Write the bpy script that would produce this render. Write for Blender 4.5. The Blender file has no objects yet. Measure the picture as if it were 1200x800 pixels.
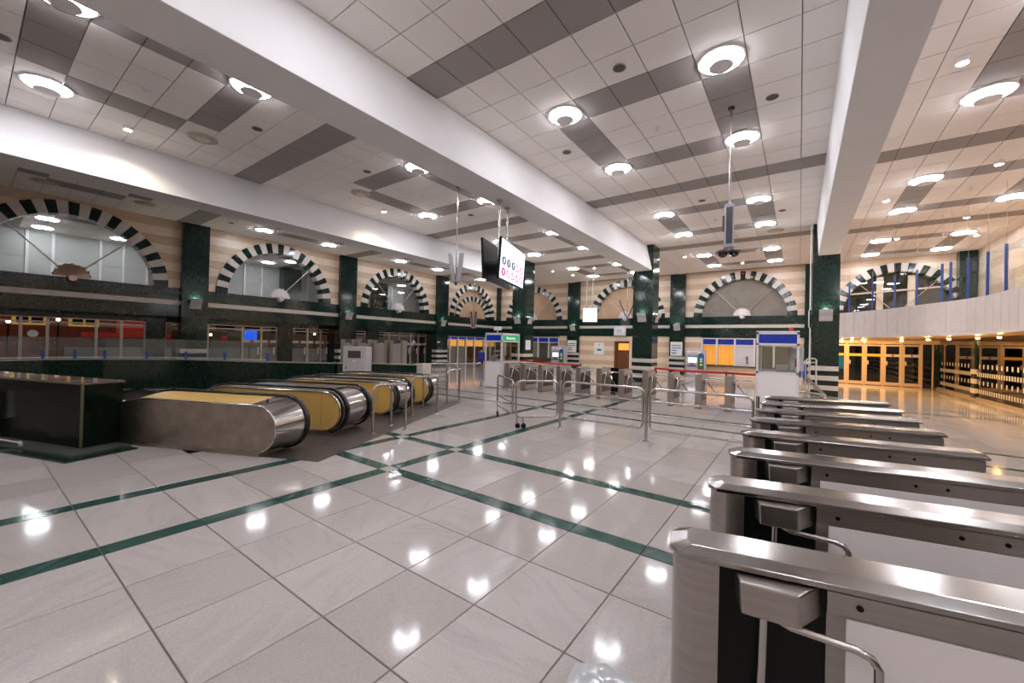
import bpy, bmesh, math, random
from mathutils import Vector, Matrix
random.seed(7)
SC = bpy.context.scene
COL = SC.collection

# ------------------------------------------------------------------ camera
FPX, CAMH = 467.78, 1.65
_y, _p, _r = (math.radians(a) for a in (35.77, 0.384, -1.379))
FW = Vector((-math.sin(_y) * math.cos(_p), math.cos(_y) * math.cos(_p), math.sin(_p)))
_rt = Vector((math.cos(_y), math.sin(_y), 0))
_up = _rt.cross(FW)
RT = math.cos(_r) * _rt - math.sin(_r) * _up
UP = math.sin(_r) * _rt + math.cos(_r) * _up
CAM = Vector((0, 0, CAMH))
cd = bpy.data.cameras.new('camera')
cd.sensor_width = 36.0
cd.sensor_fit = 'HORIZONTAL'
cd.lens = FPX * 36.0 / 1200.0
cd.clip_start, cd.clip_end = 0.02, 300
cam = bpy.data.objects.new('camera', cd)
m = Matrix((RT, UP, -FW)).transposed().to_4x4()
m.translation = CAM
cam.matrix_world = m
COL.objects.link(cam)
SC.camera = cam

# ------------------------------------------------------------------ world (night) and exposure
w = bpy.data.worlds.new('night')
SC.world = w
w.use_nodes = True
w.node_tree.nodes['Background'].inputs[0].default_value = (0.012, 0.014, 0.022, 1)
w.node_tree.nodes['Background'].inputs[1].default_value = 1.0
SC.view_settings.view_transform = 'Standard'
SC.view_settings.look = 'None'
SC.view_settings.gamma = 1.0
SC.view_settings.use_curve_mapping = False
SC.view_settings.exposure = 0.5
LAMP = 40.0      # round ceiling lamps
SPOT = 800.0      # small warm downlights

def project(p):
    v = Vector(p) - CAM
    z = v.dot(FW)
    if z < 0.05:
        return None
    return (600 + FPX * v.dot(RT) / z, 400 - FPX * v.dot(UP) / z)

def screen_area(pts):
    q = [project(p) for p in pts]
    if any(a is None for a in q):
        return 0
    q = [(min(max(a[0], 0), 1200), min(max(a[1], 0), 800)) for a in q]
    return abs(sum(q[i][0] * q[(i + 1) % len(q)][1] - q[(i + 1) % len(q)][0] * q[i][1] for i in range(len(q)))) / 2

# ------------------------------------------------------------------ materials
MATS = {}
def mat(name, col, rough=0.5, metal=0.0, emit=None, es=0.0, spec=0.5, var=0.0, vscale=4.0, bump=0.0, bscale=60.0, coat=0.0, stretch=(1, 1, 1)):
    if name in MATS:
        return MATS[name]
    M = bpy.data.materials.new(name)
    M.use_nodes = True
    N, L = M.node_tree.nodes, M.node_tree.links
    b = N['Principled BSDF']
    b.inputs['Base Color'].default_value = (*col, 1)
    b.inputs['Roughness'].default_value = rough
    b.inputs['Metallic'].default_value = metal
    b.inputs['Specular IOR Level'].default_value = spec
    b.inputs['Coat Weight'].default_value = coat
    if emit:
        b.inputs['Emission Color'].default_value = (*emit, 1)
        b.inputs['Emission Strength'].default_value = es
    if var or bump:
        tc = N.new('ShaderNodeTexCoord')
        mp = N.new('ShaderNodeMapping')
        mp.inputs['Scale'].default_value = stretch
        L.new(tc.outputs['Object'], mp.inputs[0])
        oi = N.new('ShaderNodeObjectInfo')
        ad = N.new('ShaderNodeVectorMath'); ad.operation = 'MULTIPLY_ADD'
        L.new(oi.outputs['Random'], ad.inputs[0]); ad.inputs[1].default_value = (37, 53, 71)
        L.new(mp.outputs[0], ad.inputs[2])
        if var:
            nz = N.new('ShaderNodeTexNoise')
            nz.inputs['Scale'].default_value = vscale
            nz.inputs['Detail'].default_value = 5
            nz.inputs['Roughness'].default_value = 0.62
            L.new(ad.outputs[0], nz.inputs['Vector'])
            mx = N.new('ShaderNodeMix'); mx.data_type = 'RGBA'
            mx.inputs[6].default_value = (*[c * (1 - var) for c in col], 1)
            mx.inputs[7].default_value = (*[min(1, c * (1 + var)) for c in col], 1)
            rp = N.new('ShaderNodeMapRange')
            rp.inputs[1].default_value, rp.inputs[2].default_value = 0.3, 0.7
            L.new(nz.outputs[0], rp.inputs[0]); L.new(rp.outputs[0], mx.inputs[0])
            L.new(mx.outputs[2], b.inputs['Base Color'])
        if bump:
            nb = N.new('ShaderNodeTexNoise'); nb.inputs['Scale'].default_value = bscale
            L.new(ad.outputs[0], nb.inputs['Vector'])
            bp = N.new('ShaderNodeBump'); bp.inputs['Strength'].default_value = bump; bp.inputs['Distance'].default_value = 0.01
            L.new(nb.outputs[0], bp.inputs['Height']); L.new(bp.outputs[0], b.inputs['Normal'])
    MATS[name] = M
    return M

def marble(name, c0, c1, vein, rough):
    M = bpy.data.materials.new(name); M.use_nodes = True
    N, L = M.node_tree.nodes, M.node_tree.links
    b = N['Principled BSDF']; b.inputs['Roughness'].default_value = rough
    b.inputs['Specular IOR Level'].default_value = 0.2
    tc = N.new('ShaderNodeTexCoord'); oi = N.new('ShaderNodeObjectInfo'); ge = N.new('ShaderNodeNewGeometry')
    s = N.new('ShaderNodeMath'); s.operation = 'ADD'
    L.new(oi.outputs['Random'], s.inputs[0]); L.new(ge.outputs['Random Per Island'], s.inputs[1])
    fr = N.new('ShaderNodeMath'); fr.operation = 'FRACT'; L.new(s.outputs[0], fr.inputs[0])
    ad = N.new('ShaderNodeVectorMath'); ad.operation = 'MULTIPLY_ADD'
    L.new(fr.outputs[0], ad.inputs[0]); ad.inputs[1].default_value = (41, 67, 13); L.new(tc.outputs['Object'], ad.inputs[2])
    # turned by the tile's own random angle so that the veins of neighbours do not line up
    ang = N.new('ShaderNodeMath'); ang.operation = 'MULTIPLY'; L.new(fr.outputs[0], ang.inputs[0]); ang.inputs[1].default_value = 25.0
    rot = N.new('ShaderNodeVectorRotate'); rot.rotation_type = 'Z_AXIS'
    L.new(ad.outputs[0], rot.inputs['Vector']); L.new(ang.outputs[0], rot.inputs['Angle'])
    mp = N.new('ShaderNodeMapping'); mp.inputs['Scale'].default_value = (1.0, 5.0, 1.0); L.new(rot.outputs[0], mp.inputs[0])
    n1 = N.new('ShaderNodeTexNoise'); n1.inputs['Scale'].default_value = 1.6; n1.inputs['Detail'].default_value = 7; n1.inputs['Distortion'].default_value = 1.2
    L.new(mp.outputs[0], n1.inputs['Vector'])
    n2 = N.new('ShaderNodeTexNoise'); n2.inputs['Scale'].default_value = 90; n2.inputs['Detail'].default_value = 3
    L.new(ad.outputs[0], n2.inputs['Vector'])
    m1 = N.new('ShaderNodeMix'); m1.data_type = 'RGBA'
    m1.inputs[6].default_value = (*c0, 1); m1.inputs[7].default_value = (*c1, 1); L.new(fr.outputs[0], m1.inputs[0])
    cr = N.new('ShaderNodeMapRange'); cr.inputs[1].default_value, cr.inputs[2].default_value = 0.5, 0.74; cr.inputs[4].default_value = 0.42
    L.new(n1.outputs[0], cr.inputs[0])
    m2 = N.new('ShaderNodeMix'); m2.data_type = 'RGBA'; L.new(cr.outputs[0], m2.inputs[0]); L.new(m1.outputs[2], m2.inputs[6]); m2.inputs[7].default_value = (*vein, 1)
    g = N.new('ShaderNodeMapRange'); g.inputs[1].default_value, g.inputs[2].default_value = 0.3, 0.7; g.inputs[3].default_value, g.inputs[4].default_value = 0.9, 1.06
    L.new(n2.outputs[0], g.inputs[0])
    m3 = N.new('ShaderNodeMix'); m3.data_type = 'RGBA'; m3.blend_type = 'MULTIPLY'; m3.inputs[0].default_value = 1.0
    L.new(m2.outputs[2], m3.inputs[6]); L.new(g.outputs[0], m3.inputs[7]); L.new(m3.outputs[2], b.inputs['Base Color'])
    rr = N.new('ShaderNodeMapRange'); rr.inputs[3].default_value, rr.inputs[4].default_value = rough * 0.7, rough * 1.5
    L.new(n1.outputs[0], rr.inputs[0]); L.new(rr.outputs[0], b.inputs['Roughness'])
    return M

def glassmat(name, tint=(1, 1, 1), refl=0.12, rough=0.01, frost=0.0):
    M = bpy.data.materials.new(name); M.use_nodes = True
    N, L = M.node_tree.nodes, M.node_tree.links
    N.remove(N['Principled BSDF']); out = N['Material Output']
    tr = N.new('ShaderNodeBsdfTransparent'); tr.inputs[0].default_value = (*tint, 1)
    gl = N.new('ShaderNodeBsdfGlossy'); gl.inputs['Roughness'].default_value = rough
    lw = N.new('ShaderNodeLayerWeight'); lw.inputs[0].default_value = 0.5
    pw = N.new('ShaderNodeMath'); pw.operation = 'POWER'; pw.inputs[1].default_value = 5.0      # Schlick, same from both sides of the pane
    L.new(lw.outputs['Facing'], pw.inputs[0])
    ad = N.new('ShaderNodeMath'); ad.operation = 'MULTIPLY_ADD'; ad.use_clamp = True; ad.inputs[1].default_value = 0.8; ad.inputs[2].default_value = refl
    L.new(pw.outputs[0], ad.inputs[0])
    mx = N.new('ShaderNodeMixShader'); L.new(ad.outputs[0], mx.inputs[0]); L.new(tr.outputs[0], mx.inputs[1]); L.new(gl.outputs[0], mx.inputs[2])
    last = mx
    if frost:
        df = N.new('ShaderNodeBsdfDiffuse'); df.inputs[0].default_value = (0.75, 0.76, 0.76, 1)
        m2 = N.new('ShaderNodeMixShader'); m2.inputs[0].default_value = frost
        L.new(mx.outputs[0], m2.inputs[1]); L.new(df.outputs[0], m2.inputs[2]); last = m2
    L.new(last.outputs[0], out.inputs[0])
    MATS[name] = M
    return M

TILE = marble('floor marble', (0.365, 0.327, 0.308), (0.445, 0.405, 0.385), (0.30, 0.275, 0.268), 0.075)
STRIPE = marble('green marble strip', (0.012, 0.045, 0.038), (0.03, 0.075, 0.06), (0.10, 0.16, 0.14), 0.09)
GROUT = mat('grout', (0.23, 0.19, 0.165), 0.8, var=0.3, vscale=3)
CEIL = mat('ceiling tile', (0.87, 0.82, 0.785), 0.85, var=0.04, vscale=120, bump=0.25, bscale=220)
CEILD = mat('grey ceiling tile', (0.33, 0.30, 0.285), 0.85, var=0.06, vscale=120, bump=0.25, bscale=220)
TBAR = mat('ceiling grid', (0.34, 0.30, 0.28), 0.6)
PAINT = mat('beam paint', (0.80, 0.785, 0.79), 0.7, var=0.03, vscale=1.2)
GRAN = mat('green granite', (0.007, 0.023, 0.018), 0.10, var=0.65, vscale=16, spec=0.5)
GRAN2 = mat('dark green granite', (0.010, 0.026, 0.018), 0.16, var=0.6, vscale=14, spec=0.5)
BLACKST = mat('black polished stone', (0.004, 0.008, 0.005), 0.16, var=0.6, vscale=6, spec=0.10)
LSTRIPE = mat('pale stone band', (0.60, 0.55, 0.49), 0.3, var=0.08, vscale=6)
BEIGE = mat('pale beige stone', (0.80, 0.66, 0.52), 0.32, var=0.08, vscale=3, stretch=(1, 1, 4))
TAN = mat('tan stone', (0.62, 0.46, 0.32), 0.32, var=0.13, vscale=4, stretch=(1, 1, 4))
VW = mat('white voussoir', (0.66, 0.62, 0.57), 0.3, var=0.06)
VD = mat('green voussoir', (0.008, 0.022, 0.018), 0.14, var=0.5, vscale=8)
PLAST = mat('peach plaster', (0.60, 0.41, 0.27), 0.7, var=0.1, vscale=2)
PLASTG = mat('grey plaster', (0.27, 0.245, 0.21), 0.7, var=0.15, vscale=3)
CAPSTEEL = mat('satin cap steel', (0.37, 0.35, 0.335), 0.17, 1.0, var=0.06, vscale=2, stretch=(30, 1, 1))
STEEL = mat('brushed steel', (0.40, 0.37, 0.345), 0.32, 1.0, var=0.08, vscale=2, stretch=(1, 1, 30))
STEELD = mat('dull steel', (0.33, 0.295, 0.265), 0.33, 1.0, var=0.18, vscale=5)
POL = mat('polished steel', (0.62, 0.59, 0.57), 0.14, 1.0)
CHROME = mat('tube steel', (0.52, 0.49, 0.47), 0.24, 1.0)
BLACK = mat('black plastic', (0.004, 0.005, 0.004), 0.4, spec=0.2)
RUBBER = mat('black rubber', (0.006, 0.006, 0.007), 0.22)
WHITE = mat('white laminate', (0.70, 0.665, 0.68), 0.3)
WPANEL = mat('white panel', (0.84, 0.80, 0.80), 0.25)
YELLOW = mat('mustard panel', (0.56, 0.36, 0.10), 0.32, var=0.05, vscale=60)
GREYM = mat('grey metal', (0.42, 0.39, 0.38), 0.4, 0.3)
LGREY = mat('pale grey metal', (0.55, 0.52, 0.53), 0.4, 0.1)
DKGREY = mat('dark grey panel', (0.085, 0.078, 0.07), 0.35, 0.3)
MATB = mat('ribbed floor plate', (0.075, 0.06, 0.052), 0.45, 0.3, var=0.35, vscale=4, bump=0.5, bscale=160)
ALU = mat('anodised frame', (0.56, 0.49, 0.43), 0.35, 0.5)
BRONZE = mat('warm aluminium frame', (0.70, 0.52, 0.36), 0.35, 0.3)
WFRAME = mat('white frame', (0.72, 0.69, 0.70), 0.35)
BLUE = mat('blue sign', (0.003, 0.016, 0.20), 0.3, emit=(0.003, 0.02, 0.25), es=0.25)
BLUEP = mat('blue post', (0.02, 0.07, 0.30), 0.35)
GREEN = mat('green sign', (0.01, 0.36, 0.16), 0.3, emit=(0.01, 0.4, 0.18), es=0.3)
LETTER = mat('white lettering', (0.9, 0.9, 0.9), 0.4, emit=(1, 1, 1), es=0.5)
RED = mat('red', (0.50, 0.008, 0.01), 0.4)
PAPER = mat('paper', (0.82, 0.82, 0.83), 0.5)
INK = mat('blue ink', (0.05, 0.20, 0.33), 0.5)
WOOD = mat('brown door', (0.17, 0.06, 0.018), 0.35, var=0.2, vscale=3, stretch=(6, 6, 1))
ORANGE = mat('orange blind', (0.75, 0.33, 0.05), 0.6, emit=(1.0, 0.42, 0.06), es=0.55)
BLIND = mat('grey blind', (0.22, 0.20, 0.17), 0.6)
DARKROOM = mat('dark interior', (0.05, 0.042, 0.035), 0.7)
LAMPM = mat('lamp glow', (0.9, 0.9, 0.95), 0.5, emit=(0.93, 0.94, 1.0), es=LAMP)
LAMPRIM = mat('lamp rim', (0.75, 0.72, 0.75), 0.4)
LAMPDISC = mat('lamp shield', (0.80, 0.76, 0.76), 0.4)
SPOTM = mat('warm downlight glow', (1, 0.9, 0.75), 0.5, emit=(1.0, 0.85, 0.64), es=SPOT)
SCONCEM = mat('wall light glow', (1, 0.95, 0.8), 0.5, emit=(1.0, 0.95, 0.78), es=220)
SCREENW = mat('lit screen', (0.8, 0.8, 0.85), 0.2, emit=(0.93, 0.95, 1.0), es=0.85)
SCREENB = mat('blue lit screen', (0.05, 0.5, 0.6), 0.2, emit=(0.10, 0.75, 0.95), es=1.4)
NAVY = mat('navy print', (0.01, 0.04, 0.16), 0.4, emit=(0.01, 0.04, 0.16), es=0.15)
MAGENTA = mat('magenta print', (0.45, 0.02, 0.22), 0.4, emit=(0.5, 0.02, 0.25), es=0.35)
PRINTG = mat('grey print', (0.35, 0.36, 0.40), 0.4, emit=(0.35, 0.36, 0.40), es=0.6)
LILAC = mat('speaker enclosure', (0.36, 0.35, 0.42), 0.35, 0.4)
GRILLE = mat('speaker grille', (0.06, 0.06, 0.07), 0.5)
GREYW = mat('gallery wall', (0.42, 0.42, 0.40), 0.7)
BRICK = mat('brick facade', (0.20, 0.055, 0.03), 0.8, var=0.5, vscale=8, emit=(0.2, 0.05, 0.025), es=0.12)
ASPH = mat('asphalt', (0.05, 0.048, 0.05), 0.5, var=0.4, vscale=2)
LITWIN = mat('lit window', (0.9, 0.5, 0.1), 0.5, emit=(1.0, 0.55, 0.10), es=0.22)
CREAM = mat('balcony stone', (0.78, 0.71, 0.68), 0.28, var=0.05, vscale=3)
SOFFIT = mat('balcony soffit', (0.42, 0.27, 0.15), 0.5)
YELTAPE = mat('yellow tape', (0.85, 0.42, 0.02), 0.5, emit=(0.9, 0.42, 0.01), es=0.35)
CHAIRB = mat('blue fabric', (0.02, 0.04, 0.33), 0.7)
SKIN = mat('skin', (0.45, 0.27, 0.18), 0.5)
HAIR = mat('dark hair', (0.01, 0.008, 0.007), 0.5)
TOPB = mat('beige cloth', (0.50, 0.40, 0.26), 0.8)
TROUS = mat('dark cloth', (0.03, 0.03, 0.035), 0.8)
COPPER = mat('rosy metal', (0.62, 0.44, 0.37), 0.3, 0.8)
GLASS = glassmat('window glass', (0.92, 0.94, 0.93), 0.05)
GLASSD = glassmat('arch glass', (0.9, 0.93, 0.92), 0.06)
GLASSR = glassmat('rail glass', (0.95, 0.97, 0.96), 0.05)
GLASSP = glassmat('parapet glass', (0.90, 0.93, 0.91), 0.04, frost=0.06)
SOFFITSPOT = mat('golden spotlight glow', (1, 0.8, 0.5), 0.5, emit=(1.0, 0.56, 0.19), es=1500)
GLASSN = glassmat('night glass', (0.30, 0.31, 0.29), 0.10)

# ------------------------------------------------------------------ mesh helpers
class MB:
    def __init__(s):
        s.v, s.f = [], []
    def loop2(s, a, b, cap=True):
        n = len(a); i = len(s.v)
        s.v += [tuple(p) for p in a] + [tuple(p) for p in b]
        for k in range(n):
            j = (k + 1) % n
            s.f.append((i + k, i + j, i + n + j, i + n + k))
        if cap:
            s.f.append(tuple(range(i + n - 1, i - 1, -1))); s.f.append(tuple(range(i + n, i + 2 * n)))
        return s
    def box(s, x0, x1, y0, y1, z0, z1):
        return s.loop2([(x0, y0, z0), (x1, y0, z0), (x1, y1, z0), (x0, y1, z0)], [(x0, y0, z1), (x1, y0, z1), (x1, y1, z1), (x0, y1, z1)])
    def quad(s, pts):
        i = len(s.v); s.v += [tuple(p) for p in pts]; s.f.append(tuple(range(i, i + len(pts)))); return s
    def cyl(s, p0, p1, r, n=12, r2=None):
        p0, p1 = Vector(p0), Vector(p1); d = (p1 - p0).normalized()
        a = d.orthogonal().normalized(); b = d.cross(a); r2 = r if r2 is None else r2
        c = [(math.cos(2 * math.pi * k / n), math.sin(2 * math.pi * k / n)) for k in range(n)]
        return s.loop2([p0 + r * (x * a + y * b) for x, y in c], [p1 + r2 * (x * a + y * b) for x, y in c])
    def tube(s, path, r, n=8, closed=False):
        P = [Vector(p) for p in path]; m = len(P); rings = []
        a = None
        for k in range(m):
            if closed: t = (P[(k + 1) % m] - P[k - 1]).normalized()
            else: t = (P[min(k + 1, m - 1)] - P[max(k - 1, 0)]).normalized()
            a = t.orthogonal().normalized() if a is None else (a - t * a.dot(t)).normalized()
            b = t.cross(a)
            rings.append([P[k] + r * (math.cos(2 * math.pi * q / n) * a + math.sin(2 * math.pi * q / n) * b) for q in range(n)])
        i = len(s.v)
        for R in rings: s.v += [tuple(p) for p in R]
        for k in range(m if closed else m - 1):
            k2 = (k + 1) % m
            for q in range(n):
                q2 = (q + 1) % n
                s.f.append((i + k * n + q, i + k * n + q2, i + k2 * n + q2, i + k2 * n + q))
        if not closed:
            s.f.append(tuple(i + q for q in range(n - 1, -1, -1))); s.f.append(tuple(i + (m - 1) * n + q for q in range(n)))
        return s
    def lathe(s, prof, n=24, c=(0, 0, 0)):
        i = len(s.v)
        for r, z in prof:
            s.v += [(c[0] + r * math.cos(2 * math.pi * k / n), c[1] + r * math.sin(2 * math.pi * k / n), c[2] + z) for k in range(n)]
        for j in range(len(prof) - 1):
            for k in range(n):
                k2 = (k + 1) % n
                s.f.append((i + j * n + k, i + j * n + k2, i + (j + 1) * n + k2, i + (j + 1) * n + k))
        return s
    def mesh(s, name, material, smooth=None, fix=True):
        me = bpy.data.meshes.new(name)
        me.from_pydata(s.v, [], s.f)
        if fix:
            bm = bmesh.new(); bm.from_mesh(me); bmesh.ops.recalc_face_normals(bm, faces=bm.faces); bm.to_mesh(me); bm.free()
        if smooth:
            for p in me.polygons: p.use_smooth = True
            me.set_sharp_from_angle(angle=math.radians(smooth))
        me.materials.append(material)
        return me
    def build(s, name, material, parent=None, smooth=None, bevel=0, fix=True, kind=None, label=None):
        return put(name, s.mesh(name, material, smooth, fix), parent, bevel=bevel, kind=kind, label=label)

def put(name, me, parent=None, loc=(0, 0, 0), rotz=0, bevel=0, kind=None, label=None):
    o = bpy.data.objects.new(name, me); COL.objects.link(o)
    o.location = loc; o.rotation_euler = (0, 0, rotz)
    if parent: o.parent = parent
    if kind: o['kind'] = kind
    if label: o['label'] = label
    if bevel:
        md = o.modifiers.new('edge', 'BEVEL'); md.width = bevel; md.segments = 2; md.limit_method = 'ANGLE'
    return o

def tag(o, label, cat, group=None, kind=None):
    o['label'] = label; o['category'] = cat
    if group: o['group'] = group
    if kind: o['kind'] = kind
    return o
def thing(name, label, cat, loc=(0, 0, 0), rotz=0, group=None):
    o = bpy.data.objects.new(name, None); COL.objects.link(o); o.empty_display_size = 0.1
    o.location = loc; o.rotation_euler = (0, 0, rotz)
    return tag(o, label, cat, group)
def struct(name, parent=None, label=None, cat=None):
    o = bpy.data.objects.new(name, None); COL.objects.link(o); o['kind'] = 'structure'; o.empty_display_size = 0.1
    if label: o['label'] = label
    if cat: o['category'] = cat
    if parent: o.parent = parent
    return o
def dup(o, parent=None, loc=None, rotz=None, label=None):
    c = o.copy(); COL.objects.link(c)
    if parent is not None: c.parent = parent
    if loc is not None: c.location = loc
    if rotz is not None: c.rotation_euler = (0, 0, rotz)
    if label: c['label'] = label
    for ch in list(o.children):
        dup(ch, c)
    return c
def text(name, body, size, material, parent, M, extrude=0.002):
    cu = bpy.data.curves.new(name, 'FONT'); cu.body = body; cu.size = size; cu.extrude = extrude
    cu.align_x = 'CENTER'; cu.align_y = 'CENTER'; cu.materials.append(material); cu.resolution_u = 3
    tmp = bpy.data.objects.new(name, cu); COL.objects.link(tmp)
    me = bpy.data.meshes.new_from_object(tmp)
    bpy.data.objects.remove(tmp); bpy.data.curves.remove(cu)
    o = bpy.data.objects.new(name, me); COL.objects.link(o); o.parent = parent; o.matrix_local = M
    return o
ORD = ['', 'first', 'second', 'third', 'fourth', 'fifth', 'sixth', 'seventh', 'eighth', 'ninth', 'tenth', 'eleventh', 'twelfth']
def frame_at(o, x, y, z):    # matrix with columns x, y, z at o
    M = Matrix((Vector(x), Vector(y), Vector(z))).transposed().to_4x4(); M.translation = Vector(o); return M
SOUTH = lambda p: frame_at(p, (1, 0, 0), (0, 0, 1), (0, -1, 0))   # text that faces -y
EAST = lambda p: frame_at(p, (0, 1, 0), (0, 0, 1), (1, 0, 0))     # text that faces +x

# ------------------------------------------------------------------ dimensions
XL, YB, ZC = -21.26, 27.5, 6.45
SOFF = 5.24
TH = math.radians(24)
EO = Vector((-5.83, 2.58, 0)); EU = Vector((math.cos(TH), math.sin(TH), 0)); EV = Vector((-math.sin(TH), math.cos(TH), 0))
def esc(u, t, z=0): return EO + EU * u + EV * t + Vector((0, 0, z))
def escloc(x, y):
    d = Vector((x, y, 0)) - EO; return d.dot(EU), d.dot(EV)

# ------------------------------------------------------------------ floor
def edges(marks, lo, hi, step):
    """cell edges between lo and hi: marks = [(a, b)] strips kept as cells of their own, the rest cut into about step"""
    out, cur = [], lo
    for a, b in sorted(marks) + [(hi, hi)]:
        n = max(1, round((a - cur) / step))
        if n == 2 and a - cur < 1.2: n = 1
        for k in range(n): out.append((cur + (a - cur) * k / n, cur + (a - cur) * (k + 1) / n, False))
        if b > a: out.append((a, b, True))
        cur = b
    return out
FX = edges([(-5.675, -5.485), (-4.395, -4.205)], -22.96, 6.68, 0.64)
FY = edges([(c - 0.09, c + 0.09) for c in (3.3, 4.55)] + [(c - 0.075, c + 0.075) for c in (9.02, 10.2, 15.6, 16.95, 21.6, 22.8)], -6.95, 27.45, 0.63)
floor = struct('floor')
_e = lambda u, t: (esc(u, t).x, esc(u, t).y)
WELL = [_e(-.75, .15), _e(-.75, 5.6), _e(-4.2, 5.8), (-12.5, 6.7), (-13.8, 5.65), (-16, 4.25), (-17, 2.6), (-17.15, 1.4), (-16.6, .3), _e(-7.5, .1), _e(-2.9, .1)]
def in_well(x, y):
    ins = False
    for i in range(len(WELL)):
        (xa, ya), (xb, yb) = WELL[i - 1], WELL[i]
        if (ya > y) != (yb > y) and x < (xb - xa) * (y - ya) / (yb - ya) + xa: ins = not ins
    return ins
cells, base = [], MB()
for x0, x1, sx in FX:
    for y0, y1, sy in FY:
        cx, cy = (x0 + x1) / 2, (y0 + y1) / 2
        if in_well(cx, cy): continue
        base.quad([(x0, y0, -0.012), (x1, y0, -0.012), (x1, y1, -0.012), (x0, y1, -0.012)])
        a = screen_area([(x0, y0, 0), (x1, y0, 0), (x1, y1, 0), (x0, y1, 0)])
        cells.append((a, x0, x1, y0, y1, sx != sy))
base.build('screed', GROUT, floor, fix=False)
cells.sort(key=lambda c: -c[0])
cache = {}
G = 0.004
rest = {False: MB(), True: MB()}
for i, (a, x0, x1, y0, y1, st) in enumerate(cells):
    hx, hy = (x1 - x0) / 2 - G, (y1 - y0) / 2 - G
    cx, cy = (x0 + x1) / 2, (y0 + y1) / 2
    if i < 300:
        key = (round(hx, 3), round(hy, 3), st)
        if key not in cache:
            b = 0.003
            mb = MB(); mb.loop2([(-hx, -hy, -0.012), (hx, -hy, -0.012), (hx, hy, -0.012), (-hx, hy, -0.012)], [(-hx, -hy, -b), (hx, -hy, -b), (hx, hy, -b), (-hx, hy, -b)], cap=False)
            mb.loop2([(-hx, -hy, -b), (hx, -hy, -b), (hx, hy, -b), (-hx, hy, -b)], [(-hx + b, -hy + b, 0), (hx - b, -hy + b, 0), (hx - b, hy - b, 0), (-hx + b, hy - b, 0)], cap=False)
            mb.f.append((12, 13, 14, 15))
            cache[key] = mb.mesh('floor_tile', STRIPE if st else TILE)
        put('floor_strip' if st else 'floor_tile', cache[key], floor, (cx, cy, random.uniform(-0.0006, 0.0006)))
    else:
        rest[st].loop2([(cx - hx, cy - hy, -0.012), (cx + hx, cy - hy, -0.012), (cx + hx, cy + hy, -0.012), (cx - hx, cy + hy, -0.012)],
                       [(cx - hx, cy - hy, 0), (cx + hx, cy - hy, 0), (cx + hx, cy + hy, 0), (cx - hx, cy + hy, 0)], cap=False)
        n = len(rest[st].v); rest[st].f.append((n - 4, n - 3, n - 2, n - 1))
rest[False].build('far_floor_tiles', TILE, floor, kind='stuff', fix=False)
rest[True].build('far_floor_strips', STRIPE, floor, kind='stuff', fix=False)

# ------------------------------------------------------------------ ceiling
ceiling = struct('ceiling')
MB().box(-29.3, 9, -7.2, YB + 0.3, ZC + 0.03, ZC + 0.3).build('slab', TBAR, ceiling)
def rows(shift, squeeze):
    out = []
    for r in range(-19, 29):
        y0 = 7.31 + shift + 0.748 * (r - 0.5); y1 = y0 + 0.748
        if squeeze:      # narrower rows in the near part of this bay
            k = 4.69
            f = lambda y: y if y >= k else k - (k - y) * 0.6 / 0.748
            y0, y1 = f(y0), f(y1)
        if y1 < -7 or y0 > YB - 0.05: continue
        out.append((max(y0, -7), min(y1, YB - 0.02), r))
    return out
def cols(c0, pitch, lo, hi):
    out = []
    for c in range(-12, 16):
        x0 = c0 + pitch * (c - 0.5); x1 = x0 + pitch
        x0, x1 = max(x0, lo), min(x1, hi)
        if x1 - x0 > 0.04: out.append((x0, x1, c))
    return out
BAYS = {  # name: (lamp column, column pitch, x range, row shift, squeezed near rows)
    'central': (-4.04, 0.7275, -6.02, 0.50, 0.0, False),
    'left': (-11.49, 0.7275, -13.86, -6.40, 0.0, True),
    'side': (-19.35, 0.7275, XL, -14.0, 0.55, True),
    'right': (2.73, 0.60, 1.05, 6.6, 0.64, False)}
ccells, lamps = [], []
for bn, (c0, pt, lo, hi, sh, sq) in BAYS.items():
    R = rows(sh, sq)
    for x0, x1, c in cols(c0, pt, lo, hi):
        for y0, y1, r in R:
            q = r % 10
            dark = q == 7 or (q in (1, 2, 3) and c in (0, 4)) or (q in (0, 4) and c in (1, 2, 3))
            ccells.append((screen_area([(x0, y0, ZC), (x1, y0, ZC), (x1, y1, ZC), (x0, y1, ZC)]), x0, x1, y0, y1, dark))
    for y0, y1, r in R:
        if r % 10 in (0, 4):
            for c in (0, 4):
                x = c0 + pt * c
                if lo < x < hi: lamps.append((bn, x, (y0 + y1) / 2, c))
for x0, x1 in ((-14.0, -13.86), (-6.40, -6.02), (0.50, 1.05)):      # strips beyond the beams
    for k in range(11):
        y0 = 19.9 + k * 0.7; ccells.append((0, x0, x1, y0, min(y0 + 0.7, YB - .02), False))
ccells.sort(key=lambda c: -c[0])
cache = {}
rest = {False: MB(), True: MB()}
for i, (a, x0, x1, y0, y1, dk) in enumerate(ccells):
    hx, hy = (x1 - x0) / 2 - 0.008, (y1 - y0) / 2 - 0.008
    cx, cy = (x0 + x1) / 2, (y0 + y1) / 2
    if i < 300:
        key = (round(hx, 3), round(hy, 3), dk)
        if key not in cache:
            cache[key] = MB().box(-hx, hx, -hy, hy, 0, 0.02).mesh('ceiling_tile', CEILD if dk else CEIL)
        put('ceiling_tile', cache[key], ceiling, (cx, cy, ZC + random.uniform(-0.001, 0.001)))
    else:
        rest[dk].box(cx - hx, cx + hx, cy - hy, cy + hy, ZC, ZC + 0.02)
rest[False].build('far_ceiling_tiles', CEIL, ceiling, kind='stuff', fix=False)
rest[True].build('far_grey_ceiling_tiles', CEILD, ceiling, kind='stuff', fix=False)

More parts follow.
